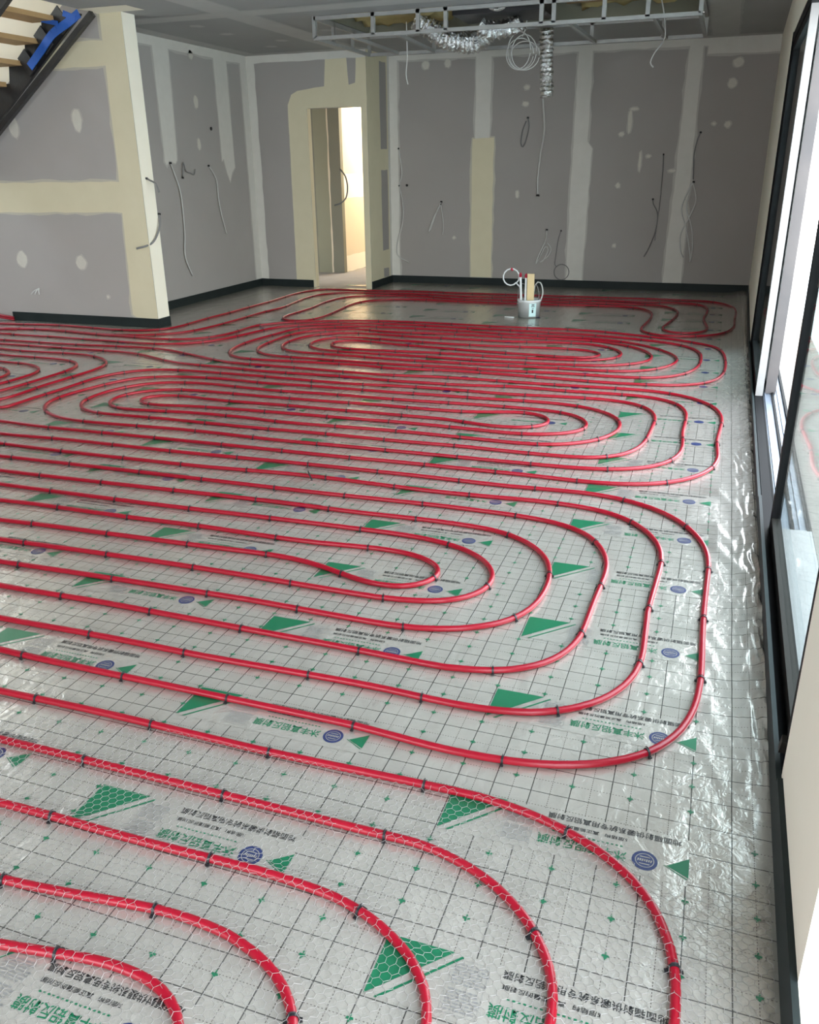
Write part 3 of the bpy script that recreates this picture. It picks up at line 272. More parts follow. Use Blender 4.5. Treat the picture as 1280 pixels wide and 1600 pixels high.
 'w4': """-8554,6890 -7736,6715 -7541,6667 -7348,6613 -7195,6562 -7046,6503 -6643,6322 -6495,6260 -6381,6220 -6266,6187 -6148,6165 -6068,6156 -5988,6151 -5908,6150 -5788,6152 -5467,6170 -5388,6171 -5308,6165 -5269,6160 -5192,6143 -5116,6118 -5080,6102 -5009,6066 -4976,6045 -4914,5996 -4886,5969 -4861,5940 -4839,5909 -4820,5876 -4805,5840 -4792,5804 -4783,5766 -4777,5727 -4770,5648 -4770,5488 -4785,5127 -4783,5007 -4769,4808 -4772,4731 -4779,4693 -4789,4656 -4803,4620 -4821,4586 -4841,4553 -4891,4493 -4919,4465 -4980,4414 -5045,4368 -5113,4326 -5184,4289 -5294,4241 -5370,4215 -5485,4181 -5602,4152 -5759,4121 -5918,4094 -6037,4076 -6157,4062 -6277,4052 -6517,4040 -7153,4022""",
 'p5': """-4953,1720 -4317,1717 -3594,1713 -2871,1709 -2148,1704 -1626,1711 -1225,1706 -984,1705 -502,1715 -383,1709 -304,1696 -266,1687 -191,1662 -120,1628 -87,1607 -56,1584 -28,1559 -2,1530 20,1500 39,1466 54,1431 67,1395 76,1357 82,1319 85,1240 83,1201 71,1123 52,1046 -26,776 -45,698 -59,620 -71,502 -73,430 -72,347""",
 'p4': """-4953,1520 -4278,1518 -3516,1516 -2755,1514 -1993,1510 -1472,1511 -753,1508 -566,1509 -513,1506 -451,1494 -383,1472 -348,1456 -315,1438 -284,1416 -254,1392 -227,1365 -203,1335 -182,1304 -164,1270 -151,1235 -143,1199 -139,1162 -139,1124 -143,1086 -158,1010 -200,856 -219,778 -237,660 -244,541 -242,347""",
 'p3': """-4953,1320 -4519,1318 -4038,1316 -3557,1313 -3076,1310 -2435,1304 -1794,1297 -1433,1301 -1193,1300 -874,1308 -732,1303 -663,1296 -629,1290 -586,1278 -530,1256 -468,1221 -439,1199 -414,1173 -392,1145 -376,1114 -364,1080 -358,1045 -357,1008 -360,971 -366,933 -406,739 -420,620 -424,502 -421,347""",
 'p2': """-4953,1120 -4517,1118 -4035,1116 -3552,1114 -3029,1110 -2507,1102 -1944,1091 -1662,1088 -1501,1091 -1381,1097 -1261,1108 -1062,1132 -982,1138 -903,1137 -825,1128 -787,1118 -750,1106 -715,1091 -683,1073 -654,1051 -629,1026 -608,998 -593,966 -584,933 -578,897 -578,820 -593,582 -599,347""",
 'p1': """-4953,950 -4478,947 -3916,944 -3354,941 -2792,939 -1990,933 -1629,933 -1508,935 -1388,940 -1269,953 -1072,983 -994,987 -956,985 -919,980 -885,970 -854,955 -828,936 -806,912 -790,883 -779,851 -772,816 -768,740 -770,347""",
}

# ---------------------------------------------------------------- the room shell
b = MB(); b.box(-11, .9, -3.3, 15.5, -.12, -.004, 'concrete'); b.build('floor', kind='structure')
b = MB(); b.box(.62, 14, -8, 20, -.2, -.1, 'paving'); b.box(-11, 14, -14, -3.3, -.2, -.1, 'paving'); b.build('ground_outside', kind='structure')

def patch(b, org, u, v, pts, m, off, jit=.006, seg=.12, rnd=None, bounds=None):
    """a skim of filler lying on a wall: polygon in wall coordinates, edges slightly irregular"""
    R = rnd or random
    u, v = Vector(u), Vector(v); nn = u.cross(v); P = []
    for i, p in enumerate(pts):
        q2 = pts[(i+1) % len(pts)]; L = math.hypot(q2[0]-p[0], q2[1]-p[1]); k = max(1, int(L/seg))
        for j in range(k):
            t = j/k; P.append((p[0]+(q2[0]-p[0])*t+R.uniform(-jit, jit), p[1]+(q2[1]-p[1])*t+R.uniform(-jit, jit)))
    b.add([Vector(org)+u*x+v*y+nn*off for x, y in P], [tuple(range(len(P)))], m)
    if bounds and m in ('tape', 'cream', 'dab', 'ctape'):      # thin feathered margin of the same filler
        w = .022 if m != 'dab' else .014; n_ = len(P); F = []
        ar = sum(P[i][0]*P[(i+1) % n_][1]-P[(i+1) % n_][0]*P[i][1] for i in range(n_))
        for i in range(n_):
            ax_, ay_ = P[i-1]; bx_, by_ = P[(i+1) % n_]; tx, ty = bx_-ax_, by_-ay_; L = math.hypot(tx, ty) or 1
            s = 1 if ar > 0 else -1; ww = w*R.uniform(.5, 1.5)
            F.append((min(max(P[i][0]+s*ty/L*ww, bounds[0]), bounds[1]), min(max(P[i][1]-s*tx/L*ww, bounds[2]), bounds[3])))
        b.add([Vector(org)+u*x+v*y+nn*(off*.45) for x, y in F], [tuple(range(n_))], m+'_f')
def rect(x0, x1, y0, y1): return [(x0, y0), (x1, y0), (x1, y1), (x0, y1)]
def blob(x, y, w, h, n=14): return [(x+w/2*math.cos(2*math.pi*i/n)*random.uniform(.85, 1.05), y+h/2*math.sin(2*math.pi*i/n)*random.uniform(.85, 1.05)) for i in range(n)]

# back wall, faces -y: u = +x, v = +z, normal = -y
YB = 11.8
b = MB(); b.box(-4.52, .9, YB, YB+.1, 0, 3.4, 'board_wall')
bw = lambda pts, m, off=.002, **k: patch(b, (0, YB, 0), (1, 0, 0), (0, 0, 1), pts, m, off, bounds=(-4.42, .6, 0, 2.89), **k)
bw(rect(-4.42, -4.30, .1, 2.89), 'tape')
bw(rect(-3.22, -3.02, 1.84, 2.85), 'tape'); bw(rect(-3.255, -2.965, .1, 1.87), 'cream', .003)
bw(rect(-1.92, -1.745, 1.6, 2.85), 'tape'); bw([(-1.925, .1), (-1.71, .1), (-1.69, 1.6), (-1.68, 1.72), (-1.75, 1.8), (-1.925, 1.72)], 'tape', .003)
bw([(-.67, .1), (-.44, .1), (-.455, 1.35), (-.46, 2.85), (-.61, 2.85), (-.635, 1.35)], 'tape', .003)
bw([(-4.42, 2.83), (-.4, 2.81), (-.4, 2.72), (.6, 2.71), (.6, 2.89), (-4.42, 2.89)], 'tape', .0025)
for x, z, w, h in ((-3.9, 2.76, .10, .10), (-3.6, 2.77, .08, .1), (-2.55, 2.45, .07, .05), (-2.56, 2.26, .08, .05), (-1.33, 1.28, .05, .06), (-.09, 2.40, .1, .1), (-.09, 1.96, .07, .07), (-2.63, 1.18, .035, .09),
                   (-1.24, 2.02, .05, .28), (-1.2, 2.16, .10, .03), (-1.33, 1.88, .06, .05), (-1.08, 1.56, .03, .24), (-.98, 1.62, .05, .03), (-.68, 1.45, .09, .03), (-.05, 2.62, .12, .1), (-1.32, .55, .04, .04), (-3.5, .62, .04, .03), (-.25, 1.97, .04, .03)):
    bw(blob(x, z, w, h), 'dab', .0035, jit=.002)
b.build('wall_back', kind='structure')
# alcove wall with the doorway, plus its return; faces -y and +x
YD, XR = 11.0, -4.42
DX0, DX1, DZ = -5.26, -4.50, 2.25
b = MB()
b.box(-6.2, DX0, YD, YD+.1, 0, 3.2, 'board_wall'); b.box(DX0, DX1, YD, YD+.1, DZ, 3.2, 'board_wall'); b.box(DX1, XR, YD, YD+.1, 0, 3.2, 'board_wall')
b.box(XR-.09, XR, YD+.1, YB, 0, 3.2, 'board_wall')
dw = lambda pts, m, off=.002, **k: patch(b, (0, YD, 0), (1, 0, 0), (0, 0, 1), pts, m, off, **k)
dw([(-5.55, .0), (DX0, .0), (DX0, DZ), (DX1, DZ), (DX1, 0), (XR, 0), (XR, 2.84), (-4.55, 2.84), (-4.57, 2.52), (-4.66, 2.5), (-4.68, 2.84), (-4.97, 2.84), (-5.0, 2.50), (-5.38, 2.46), (-5.47, 2.42), (-5.53, 2.30)], 'cream', jit=.003)
dw(rect(-6.1, XR, 2.80, 2.89), 'tape', .003); dw(rect(-6.1, -5.98, .1, 2.89), 'tape', .0035)
rw = lambda pts, m, off=.002, **k: patch(b, (XR, 0, 0), (0, 1, 0), (0, 0, 1), pts, m, off, **k)
rw(rect(YD, YB, .0, 2.89), 'cream', jit=0)
rw(rect(11.44, 11.68, 1.76, 2.80), 'board_wall', .003); rw(rect(11.44, 11.68, .46, 1.50), 'board_wall', .003); rw(rect(11.46, 11.66, .1, .22), 'board_wall', .003)
rw(rect(11.72, YB, .1, 2.89), 'tape', .0035)
for x in (DX0, DX1):                       # plastered jambs inside the opening
    b.box(x-.004 if x > -5 else x, x if x > -5 else x+.004, YD, YD+.1, 0, DZ, 'cream')
b.build('wall_alcove', kind='structure')
# hall beyond the doorway
b = MB()
b.box(-7.5, -5.56, 12.7, 12.8, 0, 2.7, 'olive'); b.box(-5.66, -5.56, 12.8, 15.4, 0, 2.7, 'warm')
b.box(-7.5, -7.4, 11.1, 12.7, 0, 2.7, 'olive'); b.box(-4.52, -4.42, 11.8, 15.4, 0, 2.7, 'warm')
b.box(-5.66, -4.42, 15.3, 15.4, 0, 2.7, 'warm'); b.box(-7.5, -4.42, 11.1, 13.2, 2.7, 2.8, 'olive')
patch(b, (0, 12.7, 0), (1, 0, 0), (0, 0, 1), rect(-5.99, -5.74, 0, 2.7), 'olive_tape', .002)
patch(b, (0, 12.7, 0), (1, 0, 0), (0, 0, 1), rect(-5.765, -5.74, 0, 2.7), 'warm', .003)  # thin pinkish highlight painted as a strip on the hall wall
for z0_, z1_ in ((1.1, 1.45), (0, .25)): patch(b, (-5.56, 0, 0), (0, 1, 0), (0, 0, 1), rect(12.8, 15.3, z0_, z1_), 'plaster', .002)
patch(b, (0, 15.3, 0), (1, 0, 0), (0, 0, 1), rect(-5.5, -4.52, 1.25, 1.6), 'plaster', .002)
patch(b, (0, 15.3, 0), (1, 0, 0), (0, 0, 1), rect(-5.5, -4.52, .0, .3), 'plaster', .002)
b.build('wall_hall', kind='structure')
# left wall, faces +x
XL = -6.1
b = MB(); b.box(XL-.1, XL, 7.7, YD+.1, 0, 3.2, 'board')
lw = lambda pts, m, off=.002, **k: patch(b, (XL, 0, 0), (0, 1, 0), (0, 0, 1), pts, m, off, bounds=(7.7, 11, 0, 2.89), **k)
lw([(8.95, 1.62), (8.98, 1.58), (9.04, 1.63), (9.16, 1.6), (9.2, 1.64), (9.25, 2.86), (8.95, 2.86)], 'tape', jit=.004)
lw([(10.2, 1.62), (10.24, 1.66), (10.3, 1.5), (10.36, 1.38), (10.42, 1.5), (10.5, 1.56), (10.5, 2.86), (10.2, 2.86)], 'tape', jit=.004)
lw(rect(7.7, YD, 2.79, 2.89), 'tape', .003); lw(rect(10.84, YD, .1, 2.89), 'tape', .0035)
for y, z, w, h in ((9.7, 2.78, .1, .1), (9.72, 2.28, .09, .14), (9.70, 1.82, .07, .13)): lw(blob(y, z, w, h), 'dab', .003, jit=.002)
b.build('wall_left', kind='structure')
# stair partition, faces -y, ends at x=-5.46
YP, XP = 7.58, -5.46
b = MB(); b.box(-10.9, XP, YP, YP+.2, 0, 5.0, 'board')
pw = lambda pts, m, off=.002, **k: patch(b, (0, YP, 0), (1, 0, 0), (0, 0, 1), pts, m, off, bounds=(-10.9, XP, .02, 5), **k)
pw([(-5.77, .13), (-5.73, .10), (XP, .09), (XP, 5), (-5.69, 5), (-5.70, 2.7), (-5.72, 1.45)], 'cream', jit=.003)
pw(rect(-10.9, -5.7, 1.14, 1.43), 'cream', .0025); pw([(-10.9, 2.40), (-5.7, 2.46), (-5.7, 2.67), (-10.9, 2.64)], 'cream', .0025)
pw([(-10.9, 2.2), (-7.1, 2.15), (-6.6, 2.62), (-6.0, 3.05), (-5.8, 5), (-10.9, 5)], 'plaster', .004)
for x, z, w, h in ((-6.12, 2.0, .11, .22), (-6.91, 1.95, .12, .2), (-7.1, .66, .14, .17), (-6.33, .64, .13, .15), (-6.05, .3, .03, .03)): pw(blob(x, z, w, h), 'dab', .005, jit=.002)
patch(b, (XP, 0, 0), (0, 1, 0), (0, 0, 1), rect(YP, YP+.2, 0, 3.0), 'plaster', .002, jit=0)
b.build('wall_stair', kind='structure')
# outer left wall and rear wall with a wide opening, all behind or beside the camera
b = MB(); b.box(-11, -10.9, -3.3, 7.6, 0, 5.0, 'board'); b.build('wall_outer', kind='structure')
b = MB(); b.box(-11, -4.7, -3.3, -3.2, 0, 3.2, 'board'); b.box(-4.7, -1.7, -3.3, -3.2, 2.6, 3.2, 'board'); b.box(-1.7, .9, -3.3, -3.2, 0, 3.2, 'board'); b.build('wall_rear', kind='structure')
# window wall: y -1.7..1.30 opening, pier 1.30..1.93, sliding door 1.93..7.97, wall to the back
def wseg(b, y0, y1, d0, d1, z0, z1, m):
    b.hexa([(XW(y0)+d0, y0), (XW(y0)+d1, y0), (XW(y1)+d1, y1), (XW(y1)+d0, y1)], z0, z1, m)
b = MB()
wseg(b, -3.3, -1.7, 0, .24, 0, 3.2, 'plaster'); wseg(b, 1.30, 1.93, 0, .24, 0, 3.2, 'plaster')
wseg(b, 7.98, 11.85, 0, .24, 0, 3.2, 'plaster')
wseg(b, -1.7, 1.30, 0, .24, 2.45, 3.2, 'plaster'); wseg(b, 1.93, 7.98, 0, .24, 2.45, 3.2, 'plaster')
b.build('wall_right', kind='structure')
# ceiling with the stair void (x<-6.05, 3.6<y<7.58) and the open service bay
BX0, BX1, BY0, BY1, BZ = -3.96, -.385, 8.55, 9.98, 2.70
b = MB()
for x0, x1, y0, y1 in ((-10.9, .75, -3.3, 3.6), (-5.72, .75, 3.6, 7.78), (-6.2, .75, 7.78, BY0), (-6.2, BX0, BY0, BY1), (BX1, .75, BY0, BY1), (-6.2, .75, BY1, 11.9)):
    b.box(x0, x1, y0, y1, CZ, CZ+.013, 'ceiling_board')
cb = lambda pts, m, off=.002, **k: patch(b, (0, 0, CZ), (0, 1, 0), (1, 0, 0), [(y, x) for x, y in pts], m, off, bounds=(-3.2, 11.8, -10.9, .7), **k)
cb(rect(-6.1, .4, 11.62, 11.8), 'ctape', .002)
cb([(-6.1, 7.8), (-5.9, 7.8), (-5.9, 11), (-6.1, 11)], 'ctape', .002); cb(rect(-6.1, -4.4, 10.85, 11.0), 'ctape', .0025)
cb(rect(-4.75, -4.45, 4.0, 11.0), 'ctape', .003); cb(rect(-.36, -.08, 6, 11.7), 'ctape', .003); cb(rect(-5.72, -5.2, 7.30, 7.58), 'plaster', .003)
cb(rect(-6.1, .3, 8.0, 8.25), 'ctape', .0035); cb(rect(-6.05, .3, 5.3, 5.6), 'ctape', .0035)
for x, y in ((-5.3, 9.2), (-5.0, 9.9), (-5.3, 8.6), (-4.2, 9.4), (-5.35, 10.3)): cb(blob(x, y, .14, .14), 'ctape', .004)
# the open bay shows the floor cavity above
b.box(BX0-.05, BX1+.05, BY0-.03, BY0, CZ+.02, 3.5, 'olive'); b.box(BX0-.05, BX1+.05, BY1, BY1+.03, CZ+.02, 3.5, 'olive')
b.box(BX0-.05, BX0, BY0, BY1, CZ+.02, 3.5, 'olive'); b.box(BX1, BX1+.05, BY0, BY1, CZ+.02, 3.5, 'olive'); b.box(BX0-.05, BX1+.05, BY0-.03, BY1+.03, 3.5, 3.53, 'olive')
b.build('ceiling', kind='structure')
# upper stair-void walls, with an unseen roof added to hold back the sky
b = MB(); b.box(-5.72, -5.62, 3.6, 7.57, CZ+.02, 5.0, 'plaster'); b.box(-10.9, -5.62, 3.5, 3.6, CZ+.02, 5.0, 'plaster'); b.box(-9.3, -5.62, 3.5, 7.78, 5.0, 5.1, 'plaster'); b.build('void_sky_block_1', kind='structure')

# black edge foam along the walls
def foam(name, segs):
    b = MB()
    for (x0, y0, x1, y1, h) in segs:
        d = Vector((x1-x0, y1-y0, 0)); n_ = Vector((d.y, -d.x, 0)).normalized()*.013
        b.hexa([(x0, y0), (x1, y1), (x1+n_.x, y1+n_.y), (x0+n_.x, y0+n_.y)], 0, h, 'foam')
    return b.build(name, kind='structure')
foam('baseboard_back', [(XR, YB, XW(YB), YB, .095)])
foam('baseboard_return', [(XR, YD, XR, YB, .095)])
foam('baseboard_alcove', [(XL, YD, DX0-.03, YD, .095)])
foam('baseboard_left', [(XL, 7.78, XL, YD, .095)])
foam('baseboard_stair', [(-7.36, YP, XP+.013, YP, .095), (XP, YP, XP, YP+.2, .095)])
foam('baseboard_right', [(XW(7.97), 7.97, XW(6), 6, .075), (XW(6), 6, XW(4), 4, .085), (XW(4), 4, XW(1.9), 1.9, .10), (XW(1.9), 1.9, XW(-2), -2, .115), (XW(11.8), 11.8, XW(7.97), 7.97, .09)])

# ---------------------------------------------------------------- sliding doors in the window wall
b = MB()
wseg(b, 1.93, 7.98, .008, .060, .0, .06, 'frame'); wseg(b, 1.93, 7.98, .015, .20, .0, .035, 'frame')
wseg(b, 1.93, 7.98, .056, .064, .03, .062, 'frame'); wseg(b, 3.7, 7.98, .118, .132, .03, .060, 'frame'); wseg(b, 1.93, 7.98, .185, .2, .0, .063, 'frame')
wseg(b, 3.7, 7.98, .060, .118, .03, .048, 'alu'); wseg(b, 3.7, 7.98, .132, .185, .03, .046, 'alu'); wseg(b, 1.99, 3.7, .066, .198, .03, .064, 'silver')
wseg(b, 3.7, 7.98, .074, .080, .048, .056, 'alu'); wseg(b, 3.7, 7.98, .155, .161, .046, .054, 'alu')
wseg(b, 1.93, 7.98, .005, .2, 2.38, 2.45, 'frame')
wseg(b, 7.93, 7.98, .0, .2, .0, 2.45, 'frame'); wseg(b, 1.93, 2.03, .01, .2, 0, 2.45, 'frame')
b.build('door_1', kind='structure')
def panel(label, y0, y1, d0, d1, stile, end=None, w=.05):
    t = thing('glass_door_panel', label, 'door', (XW(y0)+d0, y0, .05))
    m = MB()
    wseg(m, y0+w, y1-w, d0, d1, .05, .12, stile); wseg(m, y0+w, y1-w, d0, d1, 2.32, 2.385, stile)
    wseg(m, y1-w, y1, d0, d1, .05, 2.385, 'frame'); m.build('frame', t)
    m = MB(); wseg(m, y0, y0+w, d0, d1, .05, 2.385, end or stile)
    if end: m.add([], [], end)
    m.build('stile', t)
    m = MB(); dm = (d0+d1)/2; wseg(m, y0+w, y1-w, dm-.003, dm+.003, .12, 2.32, 'glass'); m.build('pane', t)
    return t
panel('open glass sliding door panel with pale stile, parked at the far end of the track', 6.10, 7.90, .012, .058, 'frame', 'silver')
panel('second parked glass door panel with grey metal stile behind the pale one', 6.22, 7.93, .078, .145, 'frame', 'stile_grey', .06)
panel('nearest glass door panel with black leading stile beside the plaster pier', 2.04, 3.72, .030, .066, 'frame_light', None, .055)
b = MB(); b.bar((XW(2.0)+.004, 2.02, .115), (XW(2.0)+.004, 1.99, .17), .02, .02, 'frame_light'); b.build('door_stop')
tag(bpy.data.objects['door_stop'], 'small metal stop block at the foot of the nearest door jamb', 'door stop')

# ---------------------------------------------------------------- stair
t = thing('staircase', 'timber-tread staircase on a black plastic-wrapped steel stringer climbing right', 'stairs', (-7.2, 7.4, 1.9))
def sz(x): return 2.0+(x+6.95)*.752
for side, (ya, yb) in enumerate(((7.43, 7.46), (6.42, 6.45))):
    m = MB(); top = []; n_ = 14
    x0, z0 = -6.04-.232*n_, 2.895-.174*n_
    for i in range(n_+1):
        xa = x0+.232*i; za = z0+.174*i
        top += [(xa-.232+.03, za-.04), (xa, za-.04)]
    top = [q_ for q_ in top if q_[0] <= -6.03] + [(-6.02, 2.875), (-5.80, 2.875)]
    poly = [(-5.72, 2.95)] + top[::-1] + [(x0-.3, sz(x0-.3))]
    poly = [(x, z) for x, z in poly]
    # strip of quads between the saw top and the straight underside
    pts = sorted(set(poly[1:-1]))
    for (xa, za), (xb, zb) in zip(top[:-1], top[1:]):
        if abs(xb-xa) < 1e-6: continue
        la, lb = sz(xa), sz(xb)
        vs = [(xa, ya, la), (xb, ya, lb), (xb, ya, zb), (xa, ya, za), (xa, yb, la), (xb, yb, lb), (xb, yb, zb), (xa, yb, za)]
        m.add(vs, [(0, 1, 2, 3), (7, 6, 5, 4), (0, 4, 5, 1), (1, 5, 6, 2), (2, 6, 7, 3), (3, 7, 4, 0)], 'steel_dark')
    m.bar((x0-.2, ya+.0, sz(x0-.2)), (-5.66, ya+.0, sz(-5.80)), .05, .05, 'steel_dark')
    m.build('stringer', t)
    if side == 0:
        for xa, za in ((-6.27, 2.73), (-6.5, 2.55), (-6.05, 2.88)):
            m = MB()
            m.bar((xa-.02, 7.41, za+.03), (xa+.10, 7.40, za-.13), .012, .13, 'steel_dark')
            m.build('tread_bracket', t)
        m = MB()
        P = spline([(-5.78, 7.395, 2.87), (-5.92, 7.39, 2.80), (-6.1, 7.385, 2.72), (-6.25, 7.385, 2.60), (-6.42, 7.38, 2.46)], .06)
        for a, c in zip(P[:-1], P[1:]): m.bar(a, c, .008, .075, 'blue')
        m.bar((-5.82, 7.39, 2.83), (-5.95, 7.385, 2.88), .008, .05, 'blue'); m.bar((-6.02, 7.38, 2.80), (-6.2, 7.38, 2.84), .008, .04, 'blue');
        m.build('blue_tape', t)
for i in range(-1, 6):
    x = -6.08-.232*i; z = 2.87-.174*i
    m = MB(); m.box(x-.27, x, 6.40, 7.43, z-.042, z, 'timber'); m.build('tread', t)

# ---------------------------------------------------------------- foil underlay
b = MB()
random.seed(3)
def foilz(x, y):
    z = 0.0
    if x > .12 and y > 1.7:                # the free edge rides up and crumples against the foam
        t_ = min(1, (x-.12)/.17); a = min(1, (y-1.7)/.8)
        t2 = max(0, (t_-.35)/.65); z += a*(.020*t_*t_ + .008*max(0, noise.noise(Vector((x*16+y*6, y*1.5, 1)))) + t2*.020*(1-abs(noise.noise(Vector((x*40+y*4, y*6, 1))))*2.2)*(.5+noise.noise(Vector((x*4, y*2, 7)))) + t2*.013*abs(noise.noise(Vector((x*70-y*5, y*15, 3)))))
    return z
xs = sorted(list(np.arange(-10.89, .12, .36))+[.12, -6.1, -5.46, -4.42])+list(np.linspace(.127, .3, 26)); ys = list(np.arange(-3.19, 1.6, .4))+list(np.arange(1.6, 7.57, .02))+[7.58, 7.62, 7.66, 7.70, 7.74, 7.78, 7.9, 8.0, 8.1]+[8.3, 8.8, 9.4, 10, 10.5, 11.0, 11.4, 11.79]
vv = []; ff = []
for y in ys:
    for x in xs:
        xx = x if x <= .12 else .12+(x-.12)*(XW(y)-.012-.12)/.18
        vv.append((xx, min(y, 11.79), foilz(xx, y)))
nx = len(xs)
for j in range(len(ys)-1):
    for i in range(nx-1):
        cx_, cy_ = (xs[i]+xs[i+1])/2, (ys[j]+ys[j+1])/2
        if (7.58 < cy_ < 7.78 and cx_ < -5.46) or (cy_ > 7.58 and cx_ < -6.1) or (cy_ > 11.0 and cx_ < -4.42): continue
        a = j*nx+i; ff.append((a, a+1, a+nx+1, a+nx))
b.add(vv, ff, 'foil', True)
# printed writing, logos and pennants on the foil
def text_mesh(body, w, h):
    cu = bpy.data.curves.new('lettering', 'FONT'); cu.body = body; cu.resolution_u = 1; cu.offset = .012
    o = bpy.data.objects.new('lettering', cu); COL.objects.link(o)
    bpy.context.view_layer.update()
    me = o.evaluated_get(bpy.context.evaluated_depsgraph_get()).to_mesh()
    v = np.zeros(len(me.vertices)*3); me.vertices.foreach_get('co', v); v = v.reshape(-1, 3)[:, :2]
    f = [tuple(p.vertices) for p in me.polygons]
    o.to_mesh_clear(); bpy.data.objects.remove(o); bpy.data.curves.remove(cu)
    v = v-v.min(0); v = v/v.max(0)*[w, h]
    v = [w, h]-v                              # the film is laid with its writing upside down to the room
    return v, f
T1 = text_mesh('地面辐射供暖系统专用真铝反射膜', .324, .021)
T2 = text_mesh('5层结构   真正能量的反射膜', .195, .0125)
T3 = text_mesh('沐丰真铝反射膜', .214, .033)
def flat(b, lx, ly, z, mat, v, f, dx, dy):
    b.add([(lx+dx+x, ly+dy+y, z) for x, y in v], [g[::1] for g in f], mat)
def poly(b, pts, z, mat): b.add([(x, y, z) for x, y in pts], [tuple(range(len(pts)))], mat)
cols_ = [(-.005, 1.638, .487), (-.90, 1.353, .486), (-1.78, 1.947, .486), (-2.65, 2.62, .486), (-3.53, 2.30, .486), (-4.42, 2.05, .486), (-5.30, 2.4, .486)]
for lx, ly0, per in cols_:
    k0 = int(math.floor((.35-ly0)/per)); k1 = int((11.6-ly0)/per)
    for k in range(k0, k1+1):
        y = ly0+k*per
        if y > 7.4 and lx < -4.5: continue
        far = y > 5.0
        poly(b, [(lx-.355, y-.05), (lx+.098, y-.05), (lx+.098, y+.1), (lx-.355, y+.1)], .0008, 'foil_plain')
        poly(b, [(lx-.5, y-.05), (lx-.355, y-.05), (lx-.355, y+.1)], .0008, 'foil_plain')
        poly(b, [(lx-.5, y+.1), (lx-.5, y-.048), (lx-.352, y+.1)], .0014, 'ink_green')
        poly(b, [(lx-.478, y-.05), (lx-.470, y-.05), (lx-.330, y+.092), (lx-.334, y+.096)], .0014, 'ink_green')
        poly(b, [(lx+.05, y-.0), (lx+.1, y-.025), (lx+.1, y+.038)], .0014, 'ink_green')
        if not far: poly(b, [(lx+.042, y-.0), (lx+.096, y-.031), (lx+.098, y-.028), (lx+.046, y)], .0014, 'ink_green')
        n_ = 20
        poly(b, [(lx+.030*math.cos(2*math.pi*i/n_), y+.031*math.sin(2*math.pi*i/n_)) for i in range(n_)], .0014, 'ink_blue')
        flat(b, lx, y, .0014, 'ink_black', *T1, -.244, .072)
        flat(b, lx, y, .0014, 'ink_green', *T3, -.256, -.020)
        if not far:
            flat(b, lx, y, .0014, 'ink_black', *T2, -.240, .047)
            for i in range(16): poly(b, [(lx-.225+.011*i, y+.027), (lx-.219+.011*i, y+.027), (lx-.219+.011*i, y+.031), (lx-.225+.011*i, y+.031)], .0014, 'ink_green')
            # logo: pale ring, horizon bars
            for i in range(n_):
                a0, a1 = 2*math.pi*i/n_, 2*math.pi*(i+1)/n_
                poly(b, [(lx+r*math.cos(a), y+r*math.sin(a)) for r, a in ((.0205, a0), (.0222, a0), (.0222, a1), (.0205, a1))], .0018, 'foil_plain')
            for i in range(7): poly(b, [(lx-.017+.005*i, y-.004+.002*(i % 2)), (lx-.0145+.005*i, y-.004), (lx-.0125+.005*i, y+.004), (lx-.016+.005*i, y+.0045)], .0018, 'foil_plain')
            for s_ in (-1, 1): poly(b, [(lx-.013, y+s_*.010), (lx+.013, y+s_*.010), (lx+.011, y+s_*.0125), (lx-.011, y+s_*.0125)], .0018, 'foil_plain')
            # small address panel: two blocks of fine print in a thin box
            for bx0, by0 in ((-.343, .030), (-.343, -.030)):
                for r in range(7):
                    x_ = lx+bx0
                    while x_ < lx+bx0+.062:
                        w_ = random.uniform(.004, .014); poly(b, [(x_, y+by0+.0075*r), (x_+w_, y+by0+.0075*r), (x_+w_, y+by0+.0075*r+.0036), (x_, y+by0+.0075*r+.0036)], .0014, 'ink_grey'); x_ += w_+.0028
            for x0_, x1_, y0_, y1_ in ((-.349, -.3482, -.037, .087), (-.2735, -.2727, -.037, .087), (-.349, -.2727, .087, .0878), (-.349, -.2727, -.0378, -.037)):
                poly(b, [(lx+x0_, y+y0_), (lx+x1_, y+y0_), (lx+x1_, y+y1_), (lx+x0_, y+y1_)], .0014, 'ink_grey')
# leaf marks on the 150 x 100 mm lattice
def leaf(x, y):
    for a, L, w_ in ((-math.pi/2, .013, .0075), (-math.pi/2+1.05, .010, .0065), (-math.pi/2-1.05, .010, .0065), (math.pi/2, .008, .0045)):
        c, s2 = math.cos(a), math.sin(a)
        pts = [(0, 0), (L*.55, w_/2), (L, 0), (L*.55, -w_/2)]
        poly(b, [(x+px_*c-py_*s2, y+px_*s2+py_*c) for px_, py_ in pts], .0014, 'ink_green')
def in_block(x, y):
    for lx, ly0, per in cols_:
        if lx-.505 < x < lx+.11:
            k = round((y-ly0)/per)
            if any(ly0+kk*per-.06 < y < ly0+kk*per+.11 for kk in (k-1, k, k+1)): return True
    return False
for i in range(-36, 1):
    for j in range(4, 100):
        x = .241+.15*i; y = .146+.1*j
        if y > 9 or (y > 5.5 and (i+j) % 2): continue
        if not in_block(x, y): leaf(x, y)
foil = b.build('foil_underlay')
tag(foil, 'silver grid-printed foil film with green pennants and lettering covering the whole floor', 'foil')

